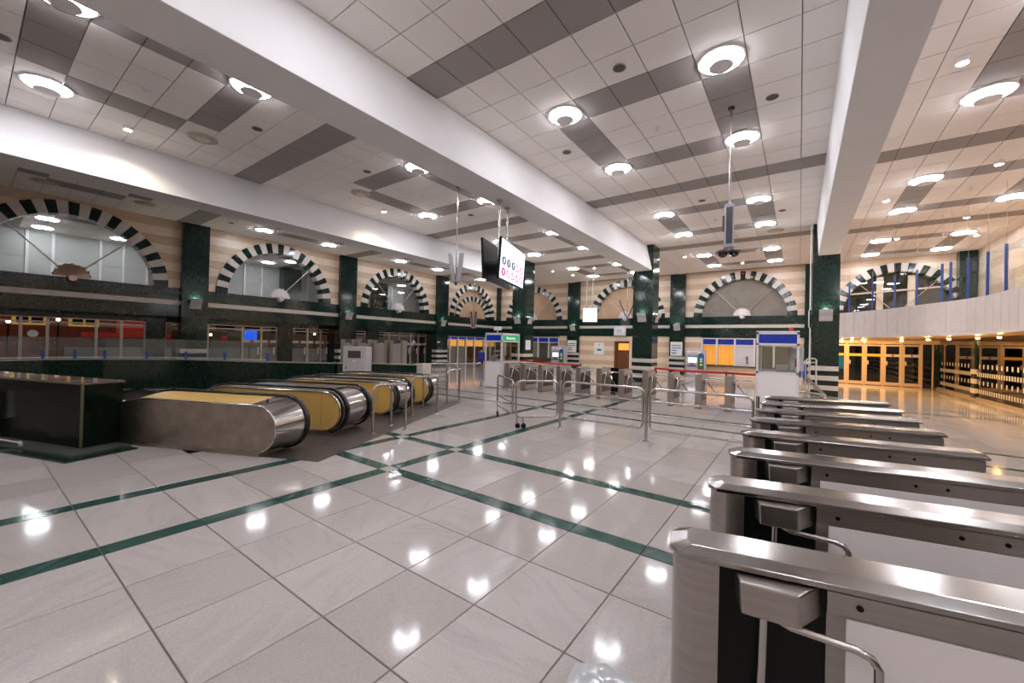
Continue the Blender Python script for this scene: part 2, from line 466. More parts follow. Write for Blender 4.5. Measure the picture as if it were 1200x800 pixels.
# ------------------------------------------------------------------ beams and columns
YC = 18.8
def beam(bl, br, tl, tr, label):
    o = MB().loop2([(bl, -7, SOFF), (br, -7, SOFF), (tr, -7, ZC + 0.04), (tl, -7, ZC + 0.04)], [(bl, YC, SOFF), (br, YC, SOFF), (tr, YC, ZC + 0.04), (tl, YC, ZC + 0.04)]).build('beam', PAINT, bevel=0.012)
    tag(o, label, 'beam', kind='structure')
beam(-6.44, -5.61, -6.4, -5.90, 'white painted ceiling beam running to the middle granite column')
beam(-13.85, -13.03, -14.0, -13.75, 'white painted ceiling beam closest to the arched windows')
beam(0.52, 1.13, 0.46, 1.1, 'white painted ceiling beam ending at the column beside the balcony')
BANDS = [(0.0, 0.22, 0), (0.22, 0.40, 1), (0.40, 0.58, 0), (0.58, 0.76, 1), (0.76, 0.94, 0), (0.94, 1.12, 1)]
def pier(name, x0, x1, y0, y1, label):
    t = struct(name, label=label, cat='column')
    MB().box(x0 + .02, x1 - .02, y0 + .02, y1 - .02, 0, ZC).build('core', BLACK, t)
    for a, b, l in BANDS:
        MB().box(x0, x1, y0, y1, a + .002, b - .002).build('stone_band', LSTRIPE if l else GRAN, t, bevel=.004)
    z = 1.12
    for k in range(5):
        z2 = z + (ZC - 1.12) / 5
        MB().box(x0, x1, y0, y1, z + .002, z2 - .002).build('granite_panel', GRAN, t, bevel=.004)
        z = z2
    return t
pier('column', -13.58, -12.73, YC, 19.8, 'green granite column behind the hanging pictogram screens')
pier('column', -6.48, -5.56, YC, 19.75, 'green granite column under the end of the central beam')
pier('column', 0.36, 1.17, YC, 19.7, 'green granite column with striped base behind the entrance gates')

# ------------------------------------------------------------------ walls
def LW(a, z, d): return (XL + d, a, z)
def BW(a, z, d): return (a, YB - d, z)
ARZ, RO, RI = 3.66, 2.70, 2.24
def pr(f, poly, d0, d1):
    return MB().loop2([f(a, z, d0) for a, z in poly], [f(a, z, d1) for a, z in poly])
def hc(z): return math.sqrt(max(0, RO * RO - (z - ARZ) ** 2))
NCO = 8
def arch_courses(wall, f, a0, a1, ac):
    h = (ZC - ARZ) / NCO
    for k in range(NCO):
        z0, z1 = ARZ + k * h + .0015, ARZ + (k + 1) * h - .0015
        M = TAN if k % 2 else BEIGE
        for sgn, ae in ((-1, a0), (1, a1)):
            zs = [z0 + (min(z1, ARZ + RO) - z0) * q / 5 for q in range(6)]
            pts = [(ac + sgn * hc(z), z) for z in zs]
            if z1 > ARZ + RO: pts += [(ac, ARZ + RO), (ac, z1)]
            if abs(ae - pts[0][0]) < .03: continue
            am = None
            far = max(abs(p[0] - ac) for p in pts)
            if abs(ae - ac) - far > 0.9:
                am = ac + sgn * (far + (abs(ae - ac) - far) * (0.4 + 0.25 * (k % 3)))
            poly = [(am or ae, z0)] + pts + [(am or ae, z1)]
            pr(f, poly, -.25, 0).build('stone_course', M, wall)
            if am:
                lo, hi = sorted((am + sgn * .002, ae))
                pr(f, [(lo, z0), (hi, z0), (hi, z1), (lo, z1)], -.25, 0).build('stone_course', M, wall)
def courses(wall, f, a0, a1, zs, openings, start=0):
    for k in range(len(zs) - 1):
        z0, z1 = zs[k] + .0015, zs[k + 1] - .0015
        cuts = [a0]; segs = []
        cur = a0
        for oa, ob, oz0, oz1 in sorted(openings):
            if oz0 < z1 - .02 and oz1 > z0 + .02:
                if oa > cur: segs.append((cur, oa))
                cur = max(cur, ob)
        if cur < a1: segs.append((cur, a1))
        for s, e in segs:
            n = max(1, round((e - s) / 1.7))
            for q in range(n):
                p, r = s + (e - s) * q / n + .0015, s + (e - s) * (q + 1) / n - .0015
                pr(f, [(p, z0), (r, z0), (r, z1), (p, z1)], -.25, 0).build('stone_course', TAN if (k + start) % 2 else BEIGE, wall)
def frieze(wall, f, a0, a1, zb, depth):
    n = max(1, round((a1 - a0) / 2.2))
    for q in range(n):
        p, r = a0 + (a1 - a0) * q / n + .002, a0 + (a1 - a0) * (q + 1) / n - .002
        for z0, z1, M, d in ((3.15, ARZ, GRAN, 0.04), (2.96, 3.15, LSTRIPE, 0.055), (zb, 2.96, GRAN, 0.04)):
            pr(f, [(p, z0 + .0015), (r, z0 + .0015), (r, z1 - .0015), (p, z1 - .0015)], -depth, d).build('frieze_slab', M, wall)
def pilaster(wall, f, a0, a1, d=0.22):
    for z0, z1, l in BANDS:
        pr(f, [(a0, z0 + .002), (a1, z0 + .002), (a1, z1 - .002), (a0, z1 - .002)], -.25, d).build('pilaster_band', LSTRIPE if l else GRAN, wall)
    for k in range(4):
        z0, z1 = 1.12 + (ZC - 1.12) * k / 4 + .002, 1.12 + (ZC - 1.12) * (k + 1) / 4 - .002
        pr(f, [(a0, z0), (a1, z0), (a1, z1), (a0, z1)], -.25, d).build('pilaster_panel', GRAN, wall)
NV = 29
def arch(num, f, ac, label, fill, mull=(), ri=RI, ro=RO):
    t = struct('window_%d' % num, label=label, cat='arched window')
    for k in range(NV):
        t0, t1 = math.pi * k / NV + .0012, math.pi * (k + 1) / NV - .0012
        P = lambda R, a: (ac + R * math.cos(a), ARZ + R * math.sin(a))
        tm = (t0 + t1) / 2
        pr(f, [P(ri, t0), P(ro, t0), P(ro, tm), P(ro, t1), P(ri, t1), P(ri, tm)], -.42, 0.05).build('voussoir', VW if k % 2 else VD, t)
    arc = [(ac + ri * math.cos(math.pi * q / 24), ARZ + ri * math.sin(math.pi * q / 24)) for q in range(25)]
    if fill == 'glass':
        pr(f, arc, -.36, -.35).build('pane', GLASSD, t)
        for x in mull:
            zt = ARZ + math.sqrt(max(0.01, ri * ri - x * x))
            pr(f, [(ac + x - .035, ARZ), (ac + x + .035, ARZ), (ac + x + .035, zt), (ac + x - .035, zt)], -.38, -.28).build('mullion', WFRAME, t)
    else:
        pr(f, arc, -.40, -.32).build('tympanum', fill, t)
    for sgn in (-1, 1):
        e = (ac + sgn * ri * math.cos(.83) * .99, ARZ + ri * math.sin(.83) * .99)
        MB().cyl(f(ac + sgn * .25, ARZ + .28, -.1), f(e[0], e[1], -.12), .022, 8).build('spoke', ALU, t)
    return t
def fan_light(f, ac, label, m=WHITE):
    t = thing('fan_wall_light', label, 'wall light', f(ac, ARZ, 0.05), group='fan-shaped lights under the arches')
    o = Vector(f(ac, ARZ, 0.05)); g = lambda a, z, d: tuple(Vector(f(ac + a, ARZ + z, 0.05 + d)) - o)
    n = 9
    for k in range(n):     # ribs of the shell
        # each rib fans out from the hub
        a0, a1 = math.pi * k / n, math.pi * (k + 1) / n
        am = (a0 + a1) / 2
        pts0 = [g(.1 * math.cos(a0), .02 + .1 * math.sin(a0), .02), g(.46 * math.cos(a0), .02 + .46 * math.sin(a0), .02), g(.50 * math.cos(am), .02 + .50 * math.sin(am), .05), g(.46 * math.cos(a1), .02 + .46 * math.sin(a1), .02), g(.1 * math.cos(a1), .02 + .1 * math.sin(a1), .02)]
        pts1 = [g(.1 * math.cos(a0), .02 + .1 * math.sin(a0), .2), g(.42 * math.cos(a0), .02 + .42 * math.sin(a0), .1), g(.46 * math.cos(am), .02 + .46 * math.sin(am), .14), g(.42 * math.cos(a1), .02 + .42 * math.sin(a1), .1), g(.1 * math.cos(a1), .02 + .1 * math.sin(a1), .2)]
        MB().loop2(pts0, pts1).build('shell_rib', m, t)
    MB().loop2([g(.16 * math.cos(q * math.pi / 8), -.03 + .16 * math.sin(q * math.pi / 8), 0) for q in range(16)], [g(.11 * math.cos(q * math.pi / 8), -.03 + .11 * math.sin(q * math.pi / 8), .24) for q in range(16)]).build('hub', m, t, smooth=40)
def sconce(f, a, z, label, d0=0.22):
    o = Vector(f(a, z, d0)); g = lambda x, y, d: tuple(Vector(f(a + x, z + y, d0 + d)) - o)
    t = thing('wall_light', label, 'wall light', o, group='bent steel wall lights')
    prof = [(.02, -.22), (.06, -.2), (.1, -.02), (.2, .08), (.235, .19), (.215, .2), (.17, .1), (.07, .02), (.04, -.1)]
    MB().loop2([g(-.2, y, x) for x, y in prof], [g(.2, y, x) for x, y in prof]).build('bent_plate', LGREY, t, smooth=30)
    MB().loop2([g(-.17, .13, 0), g(.17, .13, 0), g(.17, .13, .16), g(-.17, .13, .16)], [g(-.17, .16, 0), g(.17, .16, 0), g(.17, .16, .16), g(-.17, .16, .16)]).build('lamp_tray', GREYM, t)
    MB().loop2([g(-.06, .16, .05), g(.06, .16, .05), g(.06, .16, .11), g(-.06, .16, .11)], [g(-.06, .17, .05), g(.06, .17, .05), g(.06, .17, .11), g(-.06, .17, .11)]).build('lamp', SCONCEM, t)

wl = struct('wall_left')
PIL = [(-1.95, -0.95), (5.45, 6.38), (12.56, 13.58), (20.0, 21.1), (27.1, 27.45)]
for a0, a1 in PIL: pilaster(wl, LW, a0, a1)
ARCHY = [2.35, 9.4, 16.68, 24.12]
names = ['first', 'second', 'third']
for k, ac in enumerate(ARCHY):
    a0, a1 = PIL[k][1], PIL[k + 1][0]
    arch_courses(wl, LW, a0, a1, ac)
    frieze(wl, LW, a0, a1, 2.45 if k < 3 else 2.15, 1.0 if k < 3 else .25)
MB().box(XL - .24, XL - .0, -7, -1.95, 0, ZC).build('end_panel', BEIGE, wl)
MULL = [(), (), ()]
AL = ['glazed arch window with striped voussoirs above the shop front by the picture edge',
      'glazed arch window with striped voussoirs between the first two green pilasters',
      'glazed arch window with striped voussoirs above the walk-through detectors']
for k in range(3): arch(k + 1, LW, ARCHY[k], AL[k], 'glass', MULL[k])
arch(4, LW, ARCHY[3], 'deep striped arch over the glass fronted office in the corner', PLAST)
# the smaller arch that stands further back inside the corner arch
inner = struct('trim_1', label='smaller striped arch set inside the corner arch', cat='arch')
for k in range(23):
    t0, t1 = math.pi * k / 23 + .002, math.pi * (k + 1) / 23 - .002
    P = lambda R, a: (ARCHY[3] + .25 + R * math.cos(a), ARZ + R * .86 * math.sin(a))
    pr(LW, [P(1.62, t0), P(2.05, t0), P(2.05, t1), P(1.62, t1)], -.34, -.2).build('voussoir', VW if k % 2 else VD, inner)
FL = ['rosy fan-shaped light under the arch window by the picture edge', 'white fan-shaped light under the second arch window from the picture edge', 'white fan-shaped light under the arch window above the detectors', 'fan-shaped light under the deep corner arch']
for k in range(4): fan_light(LW, ARCHY[k], FL[k], COPPER if k in (0, 3) else WHITE)
SL = ['bent steel light on the green pilaster closest to the picture edge', 'bent steel light on the second green pilaster of the window wall', 'bent steel light on the green pilaster beside the office front']
for k in range(3): sconce(LW, sum(PIL[k + 1]) / 2, 3.05, SL[k])

wb = struct('wall_back')
BPIL = [(-14.47, -13.5), (-6.94, -6.0), (0.2, 0.75)]
for a0, a1 in BPIL: pilaster(wb, BW, a0, a1)
BAR = [(XL + .22, -14.47, -17.75), (-13.5, -6.94, -10.0), (-6.0, 0.2, -2.82)]
LZ = [0, .30, .64, 1.0, 1.35, 1.7, 2.05, 2.40]
OPEN = [[(-20.6, -15.24, .60, 2.30)], [(-10.75, -9.5, 0, 2.05)], [(-5.04, -0.2, .64, 2.34)]]
for k, (a0, a1, ac) in enumerate(BAR):
    arch_courses(wb, BW, a0, a1, ac)
    frieze(wb, BW, a0, a1, 2.40, .25)
    courses(wb, BW, a0, a1, LZ, OPEN[k], start=0)
arch(5, BW, BAR[0][2], 'blind striped arch on the back wall beside the corner', PLAST)
arch(6, BW, BAR[1][2], 'blind striped arch above the brown door', PLAST)
arch(7, BW, BAR[2][2], 'blind striped arch with grey infill above the orange blinds', PLASTG)
for k, l in enumerate(['fan-shaped light under the blind arch next to the corner', 'white fan-shaped light under the arch above the brown door', 'white fan-shaped light under the grey blind arch']): fan_light(BW, BAR[k][2], l, WHITE)
sconce(BW, -13.98, 3.0, 'bent steel light on the back wall pilaster with the narrow notice'); sconce(BW, -6.47, 3.0, 'bent steel light on the back wall pilaster next to the orange blinds')
# lights on the free-standing columns
CF = lambda y: (lambda a, z, d: (a, y - d, z))
sconce(CF(YC), -6.02, 3.05, 'bent steel light on the front of the middle granite column', 0); sconce(CF(YC), 0.77, 3.0, 'bent steel light on the front of the column beside the balcony', 0)
sconce(CF(YC), -13.15, 3.05, 'bent steel light on the front of the column behind the pictogram screens', 0)
EF = lambda x: (lambda a, z, d: (x + d, a, z))
sconce(EF(-5.56), 19.3, 3.05, 'bent steel light on the narrow side of the middle granite column', 0)
sconce(EF(-12.73), 19.3, 3.05, 'bent steel light on the side of the column behind the pictogram screens', 0)
# right bay of the back wall
for a0, a1, ac in ((0.75, 6.6, 3.93),):
    ARS = (RO, RI); RO, RI = 2.52, 2.1
    arch_courses(wb, BW, a0, a1, ac)
    w8 = arch(8, BW, ac, 'striped arch window with dark glass above the balcony', 'glass', (), RI, RO)
    for x in (-.62, .55): pr(BW, [(ac + x - .13, ARZ), (ac + x + .13, ARZ), (ac + x + .13, ARZ + 1.9), (ac + x - .13, ARZ + 1.9)], -.34, -.2).build('mullion', BEIGE, w8)
    pr(BW, [(ac - 2.1, ARZ + 1.0), (ac + 2.1, ARZ + 1.25), (ac + 2.1, ARZ + 1.33), (ac - 2.1, ARZ + 1.08)], -.2, -.14).build('rail', BEIGE, w8)
    pr(BW, [(ac - 2.4, ARZ - .3), (ac + 2.4, ARZ - .3), (ac + 2.4, ARZ + 2.4), (ac - 2.4, ARZ + 2.4)], -1.4, -1.3).build('dark_room_wall', DARKROOM, w8)
    RO, RI = ARS
pr(BW, [(0.75, 2.22), (6.6, 2.22), (6.6, ARZ), (0.75, ARZ)], -.25, 0).build('spandrel', BEIGE, wb)

# ------------------------------------------------------------------ shop fronts and doors in the window wall
WXL = XL - 0.95
def shop(num, a0, a1, mull, label, push, piers=()):
    t = struct('window_%d' % num, label=label, cat='shop front')
    f = lambda a, z, d: (WXL + d, a, z)
    for p0, p1 in piers: pr(f, [(p0, 0), (p1, 0), (p1, 2.45), (p0, 2.45)], -.1, .14).build('stone_pier', GRAN2, t)
    ms = [a0] + list(mull) + [a1]
    pr(f, [(a0, 2.24), (a1, 2.24), (a1, 2.45), (a0, 2.45)], -.06, .06).build('head_panel', GRAN2, t)
    for z in (2.04, 2.2, .06): pr(f, [(a0, z), (a1, z), (a1, z + .05), (a0, z + .05)], -.04, .04).build('transom', ALU, t)
    for a in ms: pr(f, [(a - .04, 0), (a + .04, 0), (a + .04, 2.24), (a - .04, 2.24)], -.05, .05).build('mullion', ALU, t)
    for p, q in zip(ms, ms[1:]):
        if any(abs(p - p0) < .1 for p0, _ in piers): continue
        pr(f, [(p + .04, .1), (q - .04, .1), (q - .04, 2.04), (p + .04, 2.04)], -.006, .006).build('pane', GLASS, t)
        if push and q - p < 1.05:
            pr(f, [(p + .04, 1.42), (q - .04, 1.42), (q - .04, 1.55), (p + .04, 1.55)], .01, .03).build('door_rail', WFRAME, t)
            pr(f, [((p + q) / 2 + .07 * math.cos(k), 1.485 + .07 * math.sin(k)) for k in [math.pi * j / 6 for j in range(12)]], .03, .04).build('round_sticker', RED, t)
            pr(f, [(q - .17, .82), (q - .09, .82), (q - .09, 1.2), (q - .17, 1.2)], .01, .05).build('pull_plate', WFRAME, t)
    return t
shop(9, -1.1, 5.5, (0.1, 1.28, 1.9, 3.14, 3.85, 4.57, 5.2), 'shop front glazing by the picture edge with brick street outside', False, ((4.57, 5.2),))
shop(10, 6.4, 12.6, (6.74, 8.16, 9.0, 9.75, 10.5, 11.35, 12.1), 'glass doors between the first two green pilasters', True, ((9.75, 10.5),))
shop(11, 13.55, 20.0, (14.2, 15.0, 15.9, 16.8, 17.6, 18.6, 19.3), 'dark glass doors behind the walk-through detectors', True, ((15.0, 15.9),))
for a, m, l in ((1.56, PAPER, 'white round sticker on the shop front glass by the picture edge'), (3.42, RED, 'red round sticker on the shop front glass by the picture edge'), (7.4, RED, 'red round sticker on the glass between the first two pilasters'), (17.2, RED, 'red round sticker on the dark glass behind the detectors'), (18.9, PAPER, 'small white round sticker on the glass beside the third pilaster')):
    o = MB().cyl((WXL + .01, a, 1.62), (WXL + .02, a, 1.62), .13, 20).build('door_sticker', m); tag(o, l, 'sticker')
# side walls that close the recess behind each pilaster
for a0, a1 in PIL[1:4]:
    MB().box(WXL - .1, XL - .25, a0, a1, 0, 2.45).build('recess_return', GRAN2, wl)

# office front in the corner bay
t = struct('window_12', label='office glass front with blue header strips and orange blinds', cat='shop front')
f = lambda a, z, d: (XL + d, a, z)
ms = [21.1, 21.6, 22.46, 23.38, 24.4, 25.58, 26.4, 27.1]
for a in ms: pr(f, [(a - .05, 0), (a + .05, 0), (a + .05, 2.15), (a - .05, 2.15)], -.1, 0).build('mullion', WFRAME, t)
for z in (1.88, 2.1): pr(f, [(21.1, z), (27.1, z), (27.1, z + .06), (21.1, z + .06)], -.1, 0.005).build('transom', WFRAME, t)
for p, q in zip(ms, ms[1:]):
    pr(f, [(p + .05, 1.94), (q - .05, 1.94), (q - .05, 2.1), (p + .05, 2.1)], -.06, -.02).build('header_sign', BLUE, t)
    pr(f, [(p + .05, .05), (q - .05, .05), (q - .05, 1.88), (p + .05, 1.88)], -.06, -.05).build('pane', GLASS, t)
    pr(f, [(p + .06, 1.4), (q - .06, 1.4), (q - .06, 1.87), (p + .06, 1.87)], -.16, -.15).build('orange_blind', ORANGE, t)
    if q < 23.6: pr(f, [(p + .06, .06), (q - .06, .06), (q - .06, 1.4), (p + .06, 1.4)], -.16, -.14).build('grey_blind', GREYM, t)
MB().box(XL - 3.2, XL - 3.0, 21.1, 27.1, 0, 2.3).box(XL - 3.2, XL, 20.9, 21.05, 0, 2.3).box(XL - 3.2, XL, 27.1, 27.25, 0, 2.3).build('office_wall', mat('office wall', (0.30, 0.22, 0.14), .7), t)
MB().box(XL - 3.2, XL - .3, 21.1, 27.1, 2.25, 2.3).build('glowing_ceiling', mat('glowing office ceiling', (0.55, 0.40, 0.25), .7, emit=(1, .55, .2), es=.12), t)  # ceiling given an added glow to brighten the dark office
MB().box(XL - 3.2, XL, 21.0, 27.1, -.05, -.0125).build('office_floor', GROUT, t)

# ------------------------------------------------------------------ ticket windows and door of the back wall
def ticket(num, ms, z0, z1, zs, label, blinds):
    t = struct('window_%d' % num, label=label, cat='ticket window')
    for a in ms: pr(BW, [(a - .05, z0), (a + .05, z0), (a + .05, z1), (a - .05, z1)], -.15, .03).build('mullion', WFRAME, t)
    for z in (z1 - .05, zs - .05): pr(BW, [(ms[0], z), (ms[-1], z), (ms[-1], z + .06), (ms[0], z + .06)], -.15, .035).build('transom', WFRAME, t)
    pr(BW, [(ms[0] - .1, z0 - .06), (ms[-1] + .1, z0 - .06), (ms[-1] + .1, z0), (ms[0] - .1, z0)], -.2, .12).build('sill', DKGREY, t)
    for k, (p, q) in enumerate(zip(ms, ms[1:])):
        pr(BW, [(p + .05, zs), (q - .05, zs), (q - .05, z1 - .05), (p + .05, z1 - .05)], -.08, -.02).build('header_sign', BLUE, t)
        pr(BW, [(p + .05, z0), (q - .05, z0), (q - .05, zs - .05), (p + .05, zs - .05)], -.07, -.06).build('pane', GLASS, t)
        b = blinds[k]
        if b == 'white':
            pr(BW, [(p + .05, z0), (q - .05, z0), (q - .05, zs - .05), (p + .05, zs - .05)], -.05, .0).build('white_board', mat('pale board', (.6, .6, .66), .4), t)
        else:
            n = 7
            for j in range(n):
                x0 = p + .06 + (q - p - .12) * j / n; x1 = p + .06 + (q - p - .12) * (j + 1) / n - .008
                o0 = .03 if j % 2 else 0
                MB().loop2([BW(x0, z0 + .02, -.2 - o0), BW(x1, z0 + .02, -.22 - o0), BW(x1, z0 + .02, -.225 - o0), BW(x0, z0 + .02, -.205 - o0)], [BW(x0, zs - .06, -.2 - o0), BW(x1, zs - .06, -.22 - o0), BW(x1, zs - .06, -.225 - o0), BW(x0, zs - .06, -.205 - o0)]).build('blind_slat', {'orange': ORANGE, 'grey': BLIND, 'cream': mat('cream blind', (.5, .42, .3), .6)}[b], t)
    MB().box(ms[0], ms[-1], YB + .3, YB + 1.6, z0 - .3, z1 + .2).build('office_room', mat('ticket office wall', (.35, .26, .16), .8), t)
    return t
ticket(13, [-5.0, -4.16, -3.18, -2.16, -1.2, -0.25], .66, 2.32, 1.93, 'ticket window with blue headers and orange blinds beside the white booth', ['orange', 'orange', 'white', 'grey', 'grey'])
ticket(14, [-20.5, -19.4, -18.3, -17.2, -16.2, -15.3], .62, 2.28, 1.88, 'ticket window with blue headers and half drawn blinds behind the column', ['grey', 'cream', 'cream', 'grey', 'cream'])
o = MB(); 
for k in range(4):
    o.loop2([BW(-2.52 + .13 * s * c, .78 + .12 * k + h, -.02) for s, c, h in ((0, 0, 0), (1, 1, .06), (0, 0, .12), (-1, 1, .06))], [BW(-2.52 + .1 * s * c, .78 + .12 * k + h, .0) for s, c, h in ((0, 0, .01), (1, 1, .06), (0, 0, .11), (-1, 1, .06))])
tag(o.build('hanging_ornament', DKGREY), 'small dark ornament in front of the orange blind', 'ornament')
d = struct('door_1', label='brown wooden door with an orange glass panel', cat='door')
pr(BW, [(-10.75, 0), (-10.62, 0), (-10.62, 2.05), (-10.75, 2.05)], -.2, .03).build('jamb', WOOD, d); pr(BW, [(-9.66, 0), (-9.5, 0), (-9.5, 2.05), (-9.66, 2.05)], -.2, .03).build('jamb', BEIGE, d)
pr(BW, [(-10.62, 1.97), (-9.66, 1.97), (-9.66, 2.05), (-10.62, 2.05)], -.2, .03).build('lintel', WOOD, d)
pr(BW, [(-10.62, 0), (-9.66, 0), (-9.66, 1.97), (-10.62, 1.97)], -.14, -.08).build('leaf', WOOD, d)
pr(BW, [(-10.48, 1.42), (-9.72, 1.42), (-9.72, 1.9), (-10.48, 1.9)], -.08, -.07).build('glass_panel', ORANGE, d)
MB().cyl(BW(-9.75, 1.0, -.08), BW(-9.75, 1.0, 0), .02).cyl(BW(-9.75, 1.0, -.01), BW(-9.9, 1.0, -.01), .018).build('handle', CHROME, d, smooth=40)

# doors in the right bay
dr = struct('door_2', label='row of warm framed glass doors under the balcony', cat='doors')
ED = [1.32, 2.03, 2.74, 3.46, 4.15, 4.84]
pr(BW, [(.75, 2.12), (6.0, 2.12), (6.0, 2.22), (.75, 2.22)], -.2, .02).build('head', BRONZE, dr)
for k, x in enumerate(ED): pr(BW, [(x - .035, 0), (x + .035, 0), (x + .035, 2.12), (x - .035, 2.12)], -.1, .03).build('post', BRONZE, dr)
for k, (p, q) in enumerate(zip(ED, ED[1:])):
    lf = pr(BW, [(p + .04, 0.02), (q - .04, 0.02), (q - .04, .18), (p + .04, .18)], -.04, .0).build('door_leaf', BRONZE, dr)
    for a0, a1, z0, z1 in ((p + .04, p + .10, .18, 2.08), (q - .10, q - .04, .18, 2.08), (p + .10, q - .10, 2.0, 2.08)):
        pr(BW, [(a0, z0), (a1, z0), (a1, z1), (a0, z1)], -.04, 0).build('stile', BRONZE, lf)
    pr(BW, [(p + .10, .18), (q - .10, .18), (q - .10, 2.0), (p + .10, 2.0)], -.025, -.015).build('pane', GLASSN, lf)
    pr(BW, [(p + .04, 1.47), (q - .04, 1.47), (q - .04, 1.60), (p + .04, 1.60)], 0, .03).build('push_bar', YELTAPE if k < 3 else WFRAME, lf)
    pr(BW, [(p + .05, 1.05), (p + .16, 1.05), (p + .16, 1.25), (p + .05, 1.25)], 0, .04).build('lock_plate', BRONZE, lf)
    if k >= 3: pr(BW, [((p + q) / 2 + .05 * math.cos(j * math.pi / 6), 1.535 + .05 * math.sin(j * math.pi / 6)) for j in range(12)], .03, .036).build('round_sticker', RED, lf)
for p, q in ((4.9, 5.2),):
    pr(BW, [(p, 0), (q, 0), (q, 2.12), (p, 2.12)], -.05, -.04).build('side_pane', GLASSN, dr)
    pr(BW, [(q, 0), (q + .05, 0), (q + .05, 2.12), (q, 2.12)], -.1, .02).build('post', BRONZE, dr)
pr(BW, [(5.25, 0), (6.6, 0), (6.6, 2.22), (5.25, 2.22)], -.25, 0).build('corner_panel', GRAN2, dr)
pr(BW, [(.75, 0), (1.28, 0), (1.28, 2.12), (.75, 2.12)], -.05, -.04).build('side_pane', GLASSN, dr)
o = MB().box(1.62, 2.0, YB + .9, YB + .95, .75, 1.42).build('lobby_display', SCREENB); MB().box(1.78, 1.84, YB + .95, YB + 1.0, -.02, 1.2).build('stand', DKGREY, o); tag(o, 'turquoise lit display behind the glass doors under the balcony', 'display')
o = MB().box(-1, 8, YB + 3.2, YB + 3.3, 0, 3).build('wall_lobby', DARKROOM); o['kind'] = 'structure'

# ------------------------------------------------------------------ right side: glazed wall, balcony
wr = struct('wall_right')
XR = 5.38
MB().box(XR + .02, XR + .14, -7, YB, 0, .09).box(XR - .05, XR + .14, -7, YB, 0, .05).build('kerb', mat('kerb stone', (.30, .24, .18), .4), wr)
PY = [27.3, 22.4, 18.0 - .4, 13.0, 8.0, 3.0, -2.0, -6.9]
for y in PY[1:]:
    MB().box(XR - .02, XR + .4, y, y + .38, 0, 2.32).build('glazing_post', GRAN2, wr)
    for z0, z1, l in BANDS:
        if l: MB().box(XR - .03, XR + .41, y - .002, y + .384, z0, z1).build('stone_band', LSTRIPE, wr)
for y0, y1 in zip(PY[1:], PY):
    pn = MB().box(XR + .04, XR + .055, y0 + .38, y1, .09, 2.3).build('pane', GLASSN, wr)
    mk = MB()
    n = int((y1 - y0 - .38) / .2)
    for k in range(n):
        yy = y0 + .45 + k * .2
        for z, every in ((1.16, 2), (.86, 1), (.56, 2), (.24, 1)):
            if k % every == 0: mk.box(XR + .03, XR + .038, yy, yy + .08, z, z + .15)
    mk.build('safety_marker', LSTRIPE, pn, kind='stuff', fix=False)
MB().box(XR + 3, XR + 3.1, -7, YB + 3, 0, 2.4).build('night_wall', DARKROOM, wr)
MB().box(XR + .05, XR + 3, -7, YB + 3, -.06, -.01).build('outer_ground', ASPH, wr)
o = MB().box(XR + 2.2, XR + 2.25, 24.3, 25.4, 1.55, 2.1).box(XR + 2.2, XR + 2.25, 24.3, 25.4, .8, 1.45).build('lit_sign', LITWIN); tag(o, 'orange lit window panel seen through the dotted glass wall', 'lit window')
# upper wall
MB().box(6.62, 6.9, -7, YB, 2.3, ZC).build('upper_backing', TAN, wr)
for k in range(8):
    z0 = 3.5 + k * .37
    for q in range(9):
        y0 = 10.5 + q * 1.9
        MB().box(6.55, 6.62, y0 + .002, min(y0 + 1.9, YB) - .002, z0 + .002, min(z0 + .37, ZC) - .002).build('stone_course', BEIGE if (k + q) % 3 else TAN, wr)
MB().box(5.95, 6.5, YB - .5, YB, 2.6, ZC).build('corner_pier', GRAN, wr)
bc = [(1.17, 23.4), (1.6, 23.1), (2.2, 22.3), (2.8, 21.5), (3.25, 20.5), (3.55, 19.75), (3.9, 19.05), (4.2, 18.35), (4.38, 17.5), (4.44, 16.6), (4.45, 15.0), (4.45, 12.5), (4.45, 10), (4.45, 5), (4.45, 0), (4.45, -7)]
bal = struct('balcony', label='curved pale stone balcony over the glass doors', cat='balcony')
out = [Vector((x, y, 0)) for x, y in bc]
def offs(P, d):
    r = []
    for i, p in enumerate(P):
        t = (P[min(i + 1, len(P) - 1)] - P[max(i - 1, 0)]).normalized(); r.append(p + Vector((-t.y, t.x, 0)) * d)
    return r
inn = offs(out, .16)
ZB0, ZB1 = 2.28, 3.4
sl = MB()
for i in range(len(out) - 1):
    a, b, c, e = out[i], out[i + 1], inn[i + 1], inn[i]
    L = (b - a).length; n = max(1, round(L / .55))
    for q in range(n):
        A, B = a.lerp(b, q / n + .009), a.lerp(b, (q + 1) / n - .009); Cc, E = e.lerp(c, (q + 1) / n - .009), e.lerp(c, q / n + .009)
        if (A.y + B.y) / 2 < 11: continue
        MB().loop2([p + Vector((0, 0, ZB0 + .08)) for p in (A, B, Cc, E)], [p + Vector((0, 0, ZB1)) for p in (A, B, Cc, E)]).build('parapet_panel', CREAM, bal)
    if a.y <= 13:
        MB().loop2([p + Vector((0, 0, ZB0 + .08)) for p in (a, b, c, e)], [p + Vector((0, 0, ZB1)) for p in (a, b, c, e)]).build('parapet_run', CREAM, bal)
    MB().loop2([p + Vector((0, 0, ZB0)) for p in (offs(out, -.02)[i], offs(out, -.02)[i + 1], c, e)], [p + Vector((0, 0, ZB0 + .08)) for p in (offs(out, -.02)[i], offs(out, -.02)[i + 1], c, e)]).build('lower_lip', CREAM, bal)
poly = [(p.x, p.y) for p in inn] + [(6.62, -7), (6.62, YB), (1.2, YB)]
MB().loop2([(x, y, ZB0 + .02) for x, y in poly], [(x, y, ZB0 + .2) for x, y in poly]).build('slab', SOFFIT, bal)
